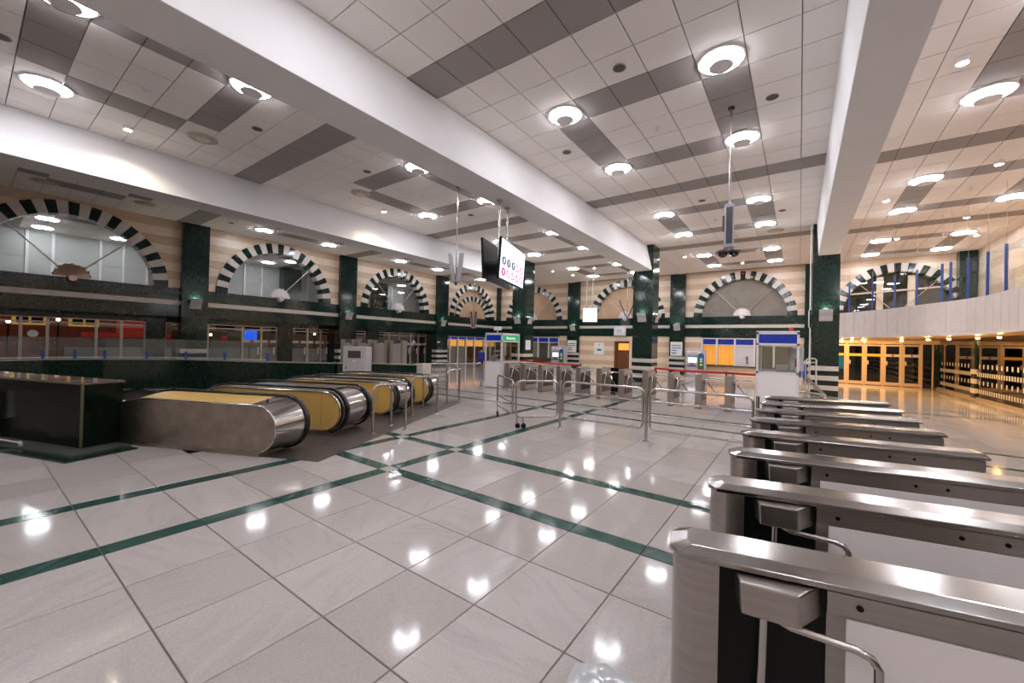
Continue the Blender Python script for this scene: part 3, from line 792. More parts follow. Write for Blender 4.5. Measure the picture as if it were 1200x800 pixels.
MB().box(1.17, 1.35, 23.4, YB, ZB0, ZB1).build('parapet_return', CREAM, bal)
# blue posts and glass on the parapet
gr = thing('glass_balustrade', 'frameless glass balustrade with slim blue posts on the curved balcony', 'balustrade', (3.5, 20, ZB1))
go = Vector((3.5, 20, ZB1))
mid = offs(out, .08)
PP = [(1.75, 23.0), (2.42, 22.1), (2.98, 21.3), (3.42, 20.3), (3.86, 19.32), (4.0, 19.05), (4.25, 18.45), (4.44, 17.6), (4.52, 16.6), (4.53, 15.3), (4.53, 13.6)]
for i, (x, y) in enumerate(PP):
    p = Vector((x, y, ZB1)) - go
    MB().box(p.x - .028, p.x + .028, p.y - .028, p.y + .028, 0, 1.3).build('blue_post', BLUEP, gr)
    MB().cyl(p + Vector((0, 0, 1.3)), p + Vector((0, 0, ZC - ZB1 - .02)), .004, 6).build('tension_wire', GREYM, gr)
    if i:
        q = Vector((*PP[i - 1], ZB1)) - go
        if (p - q).length > .4:
            dn = (p - q).normalized(); nn = Vector((-dn.y, dn.x, 0)) * .006
            A, B = q + dn * .05, p - dn * .05
            MB().loop2([A - nn, B - nn, B + nn, A + nn], [v + Vector((0, 0, 1.25)) for v in (A - nn, B - nn, B + nn, A + nn)]).build('pane', GLASSR, gr)
# small downlights of the balcony soffit
for i, (x, y) in enumerate([(1.7, 25.6), (2.0, 24.6), (2.5, 25.2), (2.3, 23.6), (3.6, 24.0), (4.0, 21.8), (4.35, 20.8), (4.75, 19.6), (4.9, 18.4), (5.0, 16.2), (5.0, 13.5)]):
    t = thing('soffit_spotlight', '%s tiny warm spotlight under the balcony counted from the doors' % (ORD + ['thirteenth'])[i + 1], 'spotlight', (x, y, ZB0), group='spotlights under the balcony')
    MB().lathe([(.05, .02), (.06, 0), (.05, -.07), (.045, -.07)], 12).build('can', WFRAME, t, smooth=40, fix=False)
    MB().lathe([(.045, -.068), (.03, -.085), (.001, -.09)], 12).build('bulb', SOFFITSPOT, t, fix=False)

# ------------------------------------------------------------------ walls outside the picture, gallery behind the arches, street
o = MB().box(XL - .3, 7, -7.3, -7.0, 0, ZC).build('wall_south', BEIGE); o['kind'] = 'structure'
ga = struct('gallery', label='upper gallery seen through the arch windows', cat='gallery')
MB().box(-29.2, -29.0, -3, 26, 3.4, ZC).build('gallery_wall', GREYW, ga)
MB().box(-29.2, XL - .3, -3, 26, 3.3, 3.45).build('gallery_floor', GROUT, ga)
MB().box(-29.2, XL - .3, -3.1, -3, 3.4, ZC).build('gallery_end', GREYW, ga); MB().box(-29.2, XL - .45, 26, 26.1, 3.4, ZC).build('gallery_end', GREYW, ga)
for y0, y1 in ((12.75, 13.9), (19.9, 21.1)): MB().box(-28.9, -28.2, y0, y1, 3.45, ZC).build('gallery_pier', GRAN, ga)
for y in (.6, 1.78, 2.58, 4.17, 5.02, 5.97, 7.4, 9.2, 10.68, 11.68, 14.72, 16.0, 17.5, 22.07, 23.17): MB().box(-29.0, -28.93, y - .05, y + .05, 3.45, ZC).build('wall_strip', WFRAME, ga)
gt = MB(); gtd = MB()
for i in range(10):
    for j in range(39):
        (gtd if (i == 5 and j % 3) or j % 8 == 5 else gt).box(-28.95 + i * .735 + .006, -28.95 + (i + 1) * .735 - .006, -2.9 + j * .735 + .006, -2.9 + (j + 1) * .735 - .006, ZC - .01, ZC + .02)
gt.build('gallery_ceiling_tiles', CEIL, ga, kind='stuff', fix=False); gtd.build('gallery_grey_tiles', CEILD, ga, kind='stuff', fix=False)
st = struct('street'); MB().box(-60, WXL + .1, -30, 45, -.12, -.02).build('ground', ASPH, st)
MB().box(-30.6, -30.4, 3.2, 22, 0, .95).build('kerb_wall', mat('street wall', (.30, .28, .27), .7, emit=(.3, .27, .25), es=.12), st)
bld = thing('brick_building', 'dark brick building with orange framed windows across the street', 'building', (-40, -2, 0))
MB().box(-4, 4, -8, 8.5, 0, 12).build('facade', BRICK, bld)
for k in range(7):
    for r in range(2):
        y = -7 + k * 2.15; z = 2.1 + r * 3.0
        fo = MB().box(4.0, 4.1, y, y + 1.3, z, z + 1.6).build('window_frame', LITWIN, bld)
        MB().box(4.1, 4.12, y + .15, y + .6, z + .12, z + 1.48).box(4.1, 4.12, y + .7, y + 1.15, z + .12, z + 1.48).build('pane', BLACK, fo)
bl2 = thing('office_block', 'dim office block across the street with dark window bands', 'building', (-46, 18, 0))
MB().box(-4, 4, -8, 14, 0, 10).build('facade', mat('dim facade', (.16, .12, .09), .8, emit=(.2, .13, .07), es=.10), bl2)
for k in range(9):
    y = -7 + k * 2.3; MB().box(4.0, 4.06, y, y + 1.5, 2.2, 4.2).build('window', BLACK, bl2)
rk = thing('red_kiosk', 'red awning kiosk on the street outside the shop front', 'kiosk', (-31.5, 6.0, 0))
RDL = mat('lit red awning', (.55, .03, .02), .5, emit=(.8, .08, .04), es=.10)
MB().box(-.8, .8, -1.6, 1.6, 0, 1.5).build('counter', DKGREY, rk); MB().box(-.9, 1.1, -2.0, 2.0, 1.5, 1.75).build('awning', RDL, rk); MB().box(-.3, .9, -.7, 1.0, 1.75, 2.5).build('sign_board', RDL, rk)
for i, (y, z, x) in enumerate([(1.5, 2.2, -33), (3.2, 2.4, -33), (8.5, 2.3, -34), (10.2, 1.8, -33), (18, 2.1, -34)]):
    t = thing('street_lamp', '%s small glowing lamp in the dark street beyond the glass' % ORD[i + 1], 'lamp', (x, y, 0), group='street lamps')
    MB().cyl((0, 0, 0), (0, 0, z), .04).build('pole', DKGREY, t); MB().lathe([(.001, .1), (.07, .06), (.09, 0), (.07, -.06), (.001, -.1)], 12, (0, 0, z)).build('globe', mat('street lamp glow', (1, .8, .6), .5, emit=(1, .8, .55), es=5), t, fix=False)
o = MB().box(-24.4, -24.3, 9.05, 9.65, 1.55, 2.05).build('street_sign', mat('lit blue sign', (.01, .06, .4), .4, emit=(.02, .12, .8), es=.8)); tag(o, 'blue lit sign outside the glass doors', 'sign')
for y in (9.3,): MB().cyl((-24.35, y, 0), (-24.35, y, 1.55), .03).build('sign_post', DKGREY, o)

# ------------------------------------------------------------------ ceiling lamps
def ceiling_lamp(label, loc, s=1.0):
    t = thing('ceiling_light', label, 'ceiling light', loc, group='round ceiling lights')
    MB().lathe([(.335, .0), (.36, -.005), (.36, -.022), (.33, -.026), (.325, -.012)], 28).build('rim', LAMPRIM, t, smooth=40, fix=False)
    MB().lathe([(.325, -.014), (.318, -.035), (.27, -.055), (.2, -.045), (.1, -.02), (.001, -.015)], 28).build('diffuser', LAMPM, t, smooth=40, fix=False)
    MB().lathe([(.001, -.125), (.175, -.125), (.185, -.115), (.175, -.105), (.001, -.105)], 28).build('shield', LAMPDISC, t, smooth=40, fix=False)
    b = MB()
    for k in range(3):
        a = 2.1 * k; b.cyl((.12 * math.cos(a), .12 * math.sin(a), -.11), (.12 * math.cos(a), .12 * math.sin(a), 0), .008, 6)
    b.build('bracket', LAMPRIM, t)
    return t
proto = None
BN = {'central': 'bay between the large beams', 'left': 'bay over the escalators', 'side': 'bay along the arch windows', 'right': 'bay over the balcony'}
groups = {}
for bn, x, y, c in lamps: groups.setdefault((bn, c), []).append((x, y))
for (bn, c), L in groups.items():
    L.sort(key=lambda p: -p[1])
    if bn == 'side' and c == 4: continue
    for i, (x, y) in enumerate(L):
        row = 'window-side row' if (c == 0) else 'balcony-side row'
        lab = 'round ceiling light, %s from the back wall, %s, %s' % (ORD[i + 1], row, BN[bn])
        if bn == 'left' and c == 0 and (3 < y < 3.5 or 7 < y < 7.6): continue      # air outlets sit here
        if bn == 'side' and y < 5:      # unlit round air outlets take their place here
            continue
        if bn == 'left' and c == 0 and 0 < y < 1.5: x, y = -11.9, .92
        if proto is None: proto = ceiling_lamp(lab, (x, y, ZC))
        else: dup(proto, None, (x, y, ZC), None, lab)
for i, (x, y) in enumerate([(-27.9, 2.15), (-25.6, 2.1), (-27.5, 4.6), (-27.2, 11.3), (-25.6, 11.96), (-23.7, 11.95), (-24.0, 18.35), (-27.6, 22.0)]):
    dup(proto, None, (x, y, ZC - .012), None, 'round gallery light seen through the glazed arches, %s from the picture edge' % ORD[i + 1])
# small warm downlights, loudspeakers, detectors, air outlets
def downlight(label, loc):
    t = thing('downlight', label, 'downlight', loc, group='small warm downlights')
    MB().lathe([(.075, .0), (.095, -.004), (.088, -.085), (.074, -.085), (.072, -.01)], 16).build('ring', LAMPRIM, t, smooth=40, fix=False)
    MB().lathe([(.07, -.010), (.001, -.008)], 16).build('bulb', SPOTM, t, fix=False)
    return t
DL = [(-12.64, 2.2, 'beside the window-side beam, closest to the picture edge'), (-12.41, 9.02, 'beside the window-side beam, second from the picture edge'), (-12.4, 16.5, 'beside the window-side beam, third from the picture edge'), (-12.4, 24, 'beyond the column behind the pictogram screens'),
      (-8.0, 13.2, 'of the escalator bay behind the hanging screens'), (-8.2, 21.0, 'of the escalator bay near the back arches'), (-10.2, 22.5, 'above the arch over the brown door'), (-16.5, 9.2, 'above the second arch window'), (-16.5, 16.7, 'above the third arch window'), (-16.4, 24.0, 'in front of the corner arch'),
      (2.07, 9.42, 'of the balcony bay, first and brightest by the beam'), (3.93, 14.94, 'of the balcony bay near its middle'), (2.12, 16.78, 'of the balcony bay beside the big column'), (4.6, 20.2, 'of the balcony bay over the parapet'), (5.6, 23.4, 'of the balcony bay in front of its side wall'), (3.2, 22.6, 'of the balcony bay above the balcony arch'), (-4.9, 21.9, 'of the central bay beyond the middle column'), (-2.6, 24.9, 'in front of the grey blind arch'), (-16.6, 20.6, 'between the corner arch and the far column'), (-12.9, 22.2, 'just beyond the far column'), (5.2, 17.6, 'of the balcony bay above the blue posts'), (6.1, 20.5, 'of the balcony bay next to the side wall')]
p2 = None
for x, y, l in DL:
    lab = 'small warm downlight ' + l
    if p2 is None: p2 = downlight(lab, (x, y, ZC))
    else: dup(p2, None, (x, y, ZC), None, lab)
def ceil_speaker(label, loc):
    t = thing('ceiling_loudspeaker', label, 'loudspeaker', loc, group='round ceiling loudspeakers')
    MB().lathe([(.11, 0), (.115, -.012), (.10, -.016)], 18).build('ring', GREYM, t, smooth=40, fix=False)
    MB().lathe([(.10, -.014), (.001, -.02)], 18).build('grille', mat('loudspeaker grille', (.09, .075, .075), .6), t, smooth=60, fix=False)
    return t
p3 = None
for x, y, l in [(-2.59, 6.56, 'above the middle of the floor'), (-4.76, 8.74, 'beside the central beam'), (-0.49, 8.92, 'closest to the hanging camera pole'), (-0.55, 16.4, 'beside the beam near the column'), (-2.64, 14.0, 'in the far middle of the central bay'), (-10.6, .32, 'near the picture edge'), (-10.17, 3.92, 'between two round lights over the escalators'), (-10.03, 6.69, 'over the escalators further back'), (-10.06, 11.13, 'behind the twin column speakers'), (-19.4, 6.6, 'in front of the second arch window')]:
    lab = 'small dark round ceiling loudspeaker ' + l
    if p3 is None: p3 = ceil_speaker(lab, (x, y, ZC))
    else: dup(p3, None, (x, y, ZC), None, lab)
def smoke(label, loc):
    t = thing('smoke_detector', label, 'detector', loc, group='smoke detectors')
    MB().lathe([(.055, 0), (.055, -.015), (.04, -.03)], 14).build('base', LAMPRIM, t, smooth=40, fix=False)
    MB().lathe([(.025, -.03), (.04, -.05), (.03, -.065), (.001, -.068)], 14).build('sensor', LAMPRIM, t, smooth=40, fix=False)
    return t
p4 = None
for x, y, l in [(-2.59, 8.83, 'between the four lights of the central bay'), (-10.38, 2.04, 'between the lights near the picture edge'), (-10.1, 8.8, 'over the escalators'), (3.9, 16.9, 'of the balcony bay'), (-2.6, 16.3, 'at the far end of the central bay')]:
    lab = 'small white smoke detector ' + l
    if p4 is None: p4 = smoke(lab, (x, y, ZC))
    else: dup(p4, None, (x, y, ZC), None, lab)
def vent(label, loc):
    t = thing('air_outlet', label, 'air outlet', loc, group='round ceiling air outlets')
    for r0, r1, z in ((.30, .24, -.02), (.225, .165, -.035)):
        MB().lathe([(r0, 0), (r0, z), (r1, z - .012), (r1, -.004)], 24).build('cone_ring', mat('outlet metal', (.5, .42, .34), .45, .2), t, smooth=40, fix=False)
    MB().lathe([(.14, -.02), (.15, -.05), (.001, -.065)], 24).build('centre_disc', mat('outlet disc', (.62, .55, .47), .45), t, smooth=40, fix=False)
    return t
p5 = None
for x, y, l in [(-11.78, 3.37, 'over the escalator parapet'), (-11.67, 7.57, 'left of the twin column speakers'), (-19.5, 1.5, 'above the arch by the picture edge'), (-19.38, 3.88, 'above the first green pilaster'), (-.85, 19.0, 'near the column in the central bay'), (2.6, 20.9, 'of the balcony bay')]:
    lab = 'round louvred ceiling air outlet ' + l
    if p5 is None: p5 = vent(lab, (x, y, ZC))
    else: dup(p5, None, (x, y, ZC), None, lab)

# ------------------------------------------------------------------ entrance gates
def stadium(x0, x1, hy, n=6):      # outline with a rounded end at x0
    pts = [(x1, -hy), (x1, hy)]
    for k in range(n + 1):
        a = math.pi / 2 + math.pi * k / n
        pts.append((x0 + hy * .75 + hy * .75 * math.cos(a), hy * math.sin(a)))
    return pts
def gate(label, loc, rz):
    t = thing('entrance_gate', label, 'turnstile gate', loc, rz, group='steel entrance gates in a row')
    P = [(0.0, -.05), (.03, -.1), (1.40, -.1), (1.40, .1), (.03, .1), (0, .05)]
    Q = [(.055, -.035), (.07, -.07), (1.385, -.07), (1.385, .07), (.07, .07), (.055, .035)]
    MB().loop2([(x, y, .968) for x, y in P], [(x, y, .984) for x, y in P]).loop2([(x, y, .984) for x, y in P], [(x, y, 1.006) for x, y in Q]).build('cap', CAPSTEEL, t, bevel=.002)
    S = stadium(.012, .15, .088)
    MB().loop2([(x, y, .0) for x, y in S], [(x, y, .962) for x, y in S]).build('end_post', STEEL, t, smooth=40)
    MB().box(.15, .43, -.068, .068, .0, .962).build('black_recess', BLACK, t)
    h = MB().loop2([(.205, -.155, .868), (.345, -.165, .868), (.425, -.06, .868), (.195, -.06, .868)], [(.20, -.150, .960), (.345, -.163, .962), (.425, -.06, .964), (.19, -.06, .962)]).build('arm_housing', STEEL, t, bevel=.006)
    a = MB().tube([(.272, -.09, .90), (.268, -.095, .7), (.255, -.13, .44)], .0125, 10).build('arm', CHROME, t, smooth=50)
    MB().tube([(.29, -.11, .88), (.30, -.12, .860), (.33, -.13, .852), (.475, -.15, .848), (.507, -.155, .838), (.522, -.157, .815), (.522, -.16, .5)], .011, 10).build('arm', CHROME, t, smooth=50)
    b = MB().box(.43, 1.385, -.072, .072, .0, .962).build('side_frame', STEEL, t)
    MB().box(.475, 1.345, -.079, -.070, .10, .885).build('white_panel', WPANEL, t, bevel=.002)
    MB().box(.43, 1.385, -.0795, -.071, .893, .955).build('sensor_rail', STEEL, t)
    for x in (.505, .90, 1.03):
        MB().cyl((x, -.083, .925), (x, -.0795, .925), .0085, 12).build('sensor', BLACK, t)
    MB().box(.0, 1.39, -.095, .095, 0, .03).build('plinth', STEELD, t)
    return t
GL = ['steel entrance gate filling the bottom corner, first of the row', 'steel entrance gate, second of the row from the camera', 'steel entrance gate, third of the row from the camera', 'steel entrance gate, fourth of the row from the camera', 'steel entrance gate, fifth of the row from the camera', 'steel entrance gate, sixth of the row from the camera', 'steel entrance gate, seventh of the row from the camera', 'steel entrance gate at the far end of the row by the barrier post']
g0 = gate(GL[0], (-.36, 1.48, 0), math.radians(12))
for k in range(1, 8): dup(g0, None, (-.36 - .004 * k, 1.48 + .748 * k, 0), math.radians(12 + (.9 * k if k > 3 else 0)), GL[k])
# crumpled clear bag at the foot of the first gate
bm_ = MB(); n = 14
for j in range(7):
    for k in range(n):
        a = 2 * math.pi * k / n; r = .15 * math.sin(math.pi * (j + .6) / 7.2) * random.uniform(.85, 1.15)
        bm_.v.append((r * math.cos(a) * 1.2, r * math.sin(a), .075 * (j / 6) * random.uniform(.85, 1.1)))
for j in range(6):
    for k in range(n):
        bm_.f.append((j * n + k, j * n + (k + 1) % n, (j + 1) * n + (k + 1) % n, (j + 1) * n + k))
bm_.f.append(tuple(range(6 * n, 7 * n)))
PLASTIC = glassmat('clear plastic', (.86, .88, .92), .16, .12, frost=.35)
o = bm_.build('plastic_bag', PLASTIC, smooth=35); o.location = (-.73, 1.80, 0.001); tag(o, 'crumpled clear plastic bag on the floor at the bottom edge', 'bag')

# ------------------------------------------------------------------ turnstiles of the far row
def turnstile(label, loc):
    t = thing('turnstile', label, 'turnstile', loc, group='tripod turnstiles across the hall')
    MB().box(0, .155, 0, .10, .0, .95).build('front_post', STEEL, t, bevel=.012)
    sd = [(.10, .03), (.86, .03), (.86, .80), (.84, .88), (.78, .93), (.10, .93)]
    MB().loop2([(.012, y, z) for y, z in sd], [(.143, y, z) for y, z in sd]).build('cabinet', GREYM, t)
    sp = [(.14, .2), (.82, .2), (.82, .76), (.14, .76)]
    MB().loop2([(.143, y, z) for y, z in sp], [(.149, y, z) for y, z in sp]).build('side_panel', DKGREY, t)
    MB().box(.0, .155, -.01, .88, 0, .04).build('plinth', STEELD, t)
    MB().box(.02, .135, .01, .82, .93, .952).build('lid', STEELD, t, bevel=.008)
    h = MB().cyl((.143, .36, .74), (.21, .36, .74), .06, 16).build('hub', POL, t, smooth=40)
    MB().tube([(.2, .36, .74), (.23, .34, .82), (.26, .33, .835), (.62, .33, .835)], .017, 8).build('arm', CHROME, t, smooth=50)
    MB().tube([(.2, .36, .74), (.23, .26, .82), (.235, .23, .78), (.23, .1, .42)], .017, 8).build('arm', CHROME, t, smooth=50)
    MB().tube([(.2, .36, .74), (.25, .42, .70), (.42, .55, .42)], .017, 8).build('arm', CHROME, t, smooth=50)
    MB().cyl((.075, .05, .95), (.075, .05, .962), .02).build('indicator', BLACK, t)
    return t
TX = [-8.88 + .729 * k for k in range(11)]
TL = ['tripod turnstile touching the recovery booth, first of its row'] + ['tripod turnstile, %s from the recovery booth' % ORD[k] for k in range(2, 11)] + ['tripod turnstile at the end of its row closest to the white booth']
t0 = turnstile(TL[0], (TX[0], 11.9, 0))
for k in range(1, 11): dup(t0, None, (TX[k], 11.9, 0), None, TL[k])
# red tapes behind the turnstiles
def tape(label, pts, z, posts):
    t = thing('barrier_tape', label, 'barrier tape', (pts[0][0], pts[0][1], 0))
    b = Vector((pts[0][0], pts[0][1], 0)); mb = MB()
    for (p, q) in zip(pts, pts[1:]):
        zp, zq = p[2] if len(p) > 2 else z, q[2] if len(q) > 2 else z
        mb.loop2([(p[0] - b.x, p[1] - b.y - .004, zp - .03), (q[0] - b.x, q[1] - b.y - .004, zq - .03), (q[0] - b.x, q[1] - b.y + .004, zq - .03), (p[0] - b.x, p[1] - b.y + .004, zp - .03)],
                 [(p[0] - b.x, p[1] - b.y - .004, zp + .03), (q[0] - b.x, q[1] - b.y - .004, zq + .03), (q[0] - b.x, q[1] - b.y + .004, zq + .03), (p[0] - b.x, p[1] - b.y + .004, zp + .03)])
    mb.build('belt', RED, t)
    for x, y in posts:
        MB().cyl((x - b.x, y - b.y, 0), (x - b.x, y - b.y, z + .05), .025).build('post', DKGREY, t, smooth=40); MB().lathe([(.001, .03), (.15, .02), (.16, 0)], 18, (x - b.x, y - b.y, 0)).build('foot', DKGREY, t, smooth=40, fix=False)
    return t
tape('red belt barrier stretched behind the turnstiles near the white booth', [(-3.75, 13.05, .99), (-2.9, 13.05, .95), (-1.72, 13.05, .965), (-.9, 13.05, .955)], .96, [(-1.72, 13.1), (-3.75, 13.1)])
tape('red belt barrier sagging behind the turnstiles near the recovery booth', [(-9.0, 13.0, 1.02), (-8.2, 13.0, 1.0), (-7.3, 13.0, .95), (-6.35, 13.0, .955)], .96, [(-6.35, 13.05)])
sg = thing('floor_sign', 'dark floor sign with a white letter S behind the turnstiles', 'sign', (-5.32, 13.3, 0))
MB().box(-.28, .28, -.02, .02, .1, .92).build('board', BLACK, sg); MB().box(-.25, .25, -.15, .15, 0, .1).build('foot', DKGREY, sg)
text('lettering', 'S', .42, LETTER, sg, SOUTH((-.0, -.03, .62)))

# ------------------------------------------------------------------ steel barriers
def rrect(x0, x1, z0, z1, r, y=0, n=4):
    P = []
    for cx, cz, a0 in ((x1 - r, z1 - r, 0), (x0 + r, z1 - r, 90), (x0 + r, z0 + r, 180), (x1 - r, z0 + r, 270)):
        for k in range(n + 1):
            a = math.radians(a0 + 90 * k / n); P.append((cx + r * math.cos(a), y, cz + r * math.sin(a)))
    return P
def barrier(label, p, q, post_q=True, post_p=False, rails=(.71, .475), caster=None, z0=.225, gap=.06):
    p, q = Vector((*p, 0)), Vector((*q, 0)); L = (q - p).length; rz = math.atan2(q.y - p.y, q.x - p.x)
    t = thing('steel_barrier', label, 'barrier', p, rz, group='tubular steel barriers')
    MB().tube(rrect(gap, L - gap, z0, .93, .09), .021, 8, closed=True).build('loop_frame', CHROME, t, smooth=50)
    for z in rails: MB().cyl((gap, 0, z), (L - gap, 0, z), .016, 8).build('rail', CHROME, t, smooth=50)
    for on, x in ((post_p, 0), (post_q, L)):
        if on:
            po = MB().cyl((x, 0, 0), (x, 0, .95), .026, 14).build('post', CHROME, t, smooth=40)
            MB().lathe([(.001, .012), (.055, .012), (.06, 0)], 16, (x, 0, 0)).build('flange', CHROME, po, smooth=40, fix=False)
            for z in (.32, .82): MB().cyl((x - gap, 0, z), (x + gap * (1 if x < L / 2 else 0), 0, z), .012, 6).build('clamp', CHROME, po)
    for x in caster or ():
        c = MB().tube([(x, 0, z0), (x, 0, .13), (x + .02, 0, .11)], .016, 8).build('caster_stem', CHROME, t, smooth=50)
        MB().cyl((x + .02, -.018, .05), (x + .02, .018, .05), .05, 14).build('wheel', RUBBER, c, smooth=40)
    return t
barrier('steel barrier panel between the two floor posts in mid floor', (-3.87, 7.08), (-2.16, 7.08), True, True)
barrier('steel barrier panel between the middle floor post and the entrance gates', (-2.16, 7.08), (-.50, 7.1), True)
barrier('swinging steel barrier wing on casters hinged to the floor post', (-4.55, 6.40), (-3.87, 7.08), False, False, rails=(), caster=(.08, .2))
barrier('free steel barrier wing on casters standing at an angle', (-5.68, 7.34), (-4.57, 6.44), False, False, caster=(.06,), z0=.25)
def hoop(label, pts, h):
    o = Vector((*pts[0], 0)); t = thing('guard_rail', label, 'guard rail', o, group='bent guard rails at the escalator ends')
    P = [Vector((*p, 0)) - o for p in pts]
    path = []
    for i, p in enumerate(P):
        if 0 < i < len(P) - 1:
            a = (P[i - 1] - p).normalized(); b = (P[i + 1] - p).normalized()
            for k in range(5):
                s = k / 4; path.append(p + (a * .12 * (1 - s) ** 2 + b * .12 * s ** 2) + Vector((0, 0, h)))
        else:
            nb = P[1] if i == 0 else P[-2]; d = (nb - p).normalized()
            seq = [p + Vector((0, 0, h - .1)), p + d * .03 + Vector((0, 0, h - .03)), p + d * .1 + Vector((0, 0, h))]
            path += seq if i == 0 else seq[::-1]
    MB().tube(path, .024, 8).build('top_rail', CHROME, t, smooth=60)
    for i, p in enumerate(P):
        top = h - .09 if i in (0, len(P) - 1) else h - .01
        if 0 < i < len(P) - 1:
            a = (P[i - 1] - p).normalized(); b = (P[i + 1] - p).normalized(); p = p + (a + b) * .03
        po = MB().cyl(p, p + Vector((0, 0, top)), .022, 12).build('post', CHROME, t, smooth=40)
        MB().lathe([(.001, .012), (.05, .012), (.055, 0)], 14, p).build('flange', CHROME, po, smooth=40, fix=False)
    return t
e2 = lambda u, t: (esc(u, t).x, esc(u, t).y)
hoop('bent steel guard rail at the nearest shared escalator end', [(-6.16, 4.36), (-5.90, 4.93), (-6.5, 5.01)], .86)
hoop('bent steel guard rail at the second shared escalator end', [(-7.08, 6.02), (-6.77, 6.56), (-7.54, 6.76)], .86)
hoop('bent steel guard rail at the far escalator end', [(-7.70, 7.75), (-7.85, 8.42), (-9.85, 9.86)], .90)
hoop('straight steel guard rail leading to the recovery booth', [(-10.6, 9.5), (-9.75, 10.4), (-9.85, 11.74)], .90)

# ------------------------------------------------------------------ escalators
mp = thing('floor_plate', 'dark ribbed floor plate in front of the escalators', 'floor plate', esc(0, 0), TH)
for k in range(7):
    y0 = 0.02 + k * .87
    MB().box(-.75, .66 - .03 * (k % 2) * 0, y0 + .002, y0 + .868, .0, .006).build('plate', MATB, mp)
well = struct('escalator_well')
for p, q in zip(WELL, WELL[1:] + WELL[:1]):
    MB().loop2([(*p, -3), (*q, -3), (q[0] + .01, q[1] + .01, -3), (p[0] + .01, p[1] + .01, -3)], [(*p, -.013), (*q, -.013), (q[0] + .01, q[1] + .01, -.013), (p[0] + .01, p[1] + .01, -.013)]).build('well_side', DKGREY, well)
MB().box(-18, -5, -2, 9, -3.05, -3).build('well_bottom', BLACK, well)
def zdrop(u):          # how far the run has come down at u (u < 0 is into the escalator)
    s = -u - 2.2
    if s <= 0: return 0
    return .577 * s * s / (2 * .9) if s < .9 else .577 * (s - .45)
def profile(zt, zb, tip, L, n=12):     # closed outline in (u, z): rounded newel at the tip, running down to -L
    r = (zt - zb) / 2; P = []
    m = 16
    us = [-L + (L + tip - r) * k / m for k in range(m + 1)]
    for u in us: P.append((u, zt - zdrop(u)))
    for k in range(1, n): 
        a = math.pi / 2 - math.pi * k / n; P.append((tip - r + r * math.cos(a), zb + r + r * math.sin(a)))
    for u in reversed(us): P.append((u, zb - max(0, zdrop(u) - .0)))
    return P
def L3(P, t): return [(u, t, z) for u, z in P]
def handrail(t, zt, zb, tip, L, name_parent):
    """black band that follows the outline, from the top run round the newel and back underneath"""
    r = (zt - zb) / 2; path = []
    m = 14
    for k in range(m + 1):
        u = -L + (L + tip - r) * k / m; path.append((u, zt - zdrop(u)))
    for k in range(1, 15):
        a = math.pi / 2 - math.pi * k / 14; path.append((tip - r + r * math.cos(a), zb + r + r * math.sin(a)))
    path.append((tip - r - .35, zb))
    W, H = .042, .018; mb = MB(); i0 = 0; secs = []
    for k, (u, z) in enumerate(path):
        a, b = path[max(k - 1, 0)], path[min(k + 1, len(path) - 1)]
        d = Vector((b[0] - a[0], b[1] - a[1])).normalized(); nx, nz = -d.y, d.x
        secs.append([(u + nx * h, t + w_, z + nz * h) for w_, h in ((-W, -H), (-W, H * .4), (-W * .6, H), (W * .6, H), (W, H * .4), (W, -H))])
    for s in secs: mb.v += s
    for k in range(len(secs) - 1):
        for q in range(6):
            q2 = (q + 1) % 6; mb.f.append((k * 6 + q, k * 6 + q2, (k + 1) * 6 + q2, (k + 1) * 6 + q))
    mb.f.append(tuple(range(5, -1, -1))); n = len(mb.v); mb.f.append(tuple(range(n - 6, n)))
    return mb.build('handrail', RUBBER, name_parent, smooth=40)
def band(P0, t0, P1, t1, idx):
    mb = MB(); idx = list(idx); i0, i1 = idx[0], idx[-1] + 2
    a, b = L3(P0, t0)[i0:i1], L3(P1, t1)[i0:i1]
    mb.v += a + b; n = len(a)
    for k in range(n - 1): mb.f.append((k, k + 1, n + k + 1, n + k))
    return mb
HT, HB = .80, .06       # handrail top, bottom
NP = 16 + 1 + 11
# near outer balustrade
LE = 3.4
b1 = thing('escalator_balustrade', 'escalator balustrade with a plain steel outer side and polished drum end', 'escalator', esc(0, 0), TH)
Pa = profile(.705, .045, .0, 2.8); Pb = profile(HT - .02, HB, .13, 2.8)
pa = MB(); pa.loop2(L3(Pa, 0.0), L3(Pa, .03)); pa.build('outer_panel', STEELD, b1)
NT = len(Pa)
top_idx = [k for k in range(0, 15)]; end_idx = [k for k in range(15, 16 + 12)]
band(Pa, .03, Pb, .40, top_idx).build('deck', YELLOW, b1, smooth=30); band(Pa, .03, Pb, .40, end_idx).build('drum', POL, b1, smooth=30)
MB().tube([(u, .01, z + .004) for u, z in Pa[:28]], .014, 6).build('edge_trim', POL, b1, smooth=60)
MB().loop2(L3(profile(HT - .03, HB + .02, .1, LE), .40), L3(profile(HT - .03, HB + .02, .1, LE), .50)).build('core', STEELD, b1)
handrail(.45, HT, HB - .02, .15, LE, b1)
for z in (.02,): MB().tube([(u, .405, z_ ) for u, z_ in profile(HT - .055, HB + .035, .09, 2.6)[:28]], .012, 6).build('rail_guide', POL, b1, smooth=60)
MB().box(-2.8, -.25, -.012, .5, .0, .05).build('skirt', STEELD, b1)
ck = MB().cyl((-.33, .2, .735), (-.33, .2, .775), .014, 8).build('key_switch', BLACK, b1)
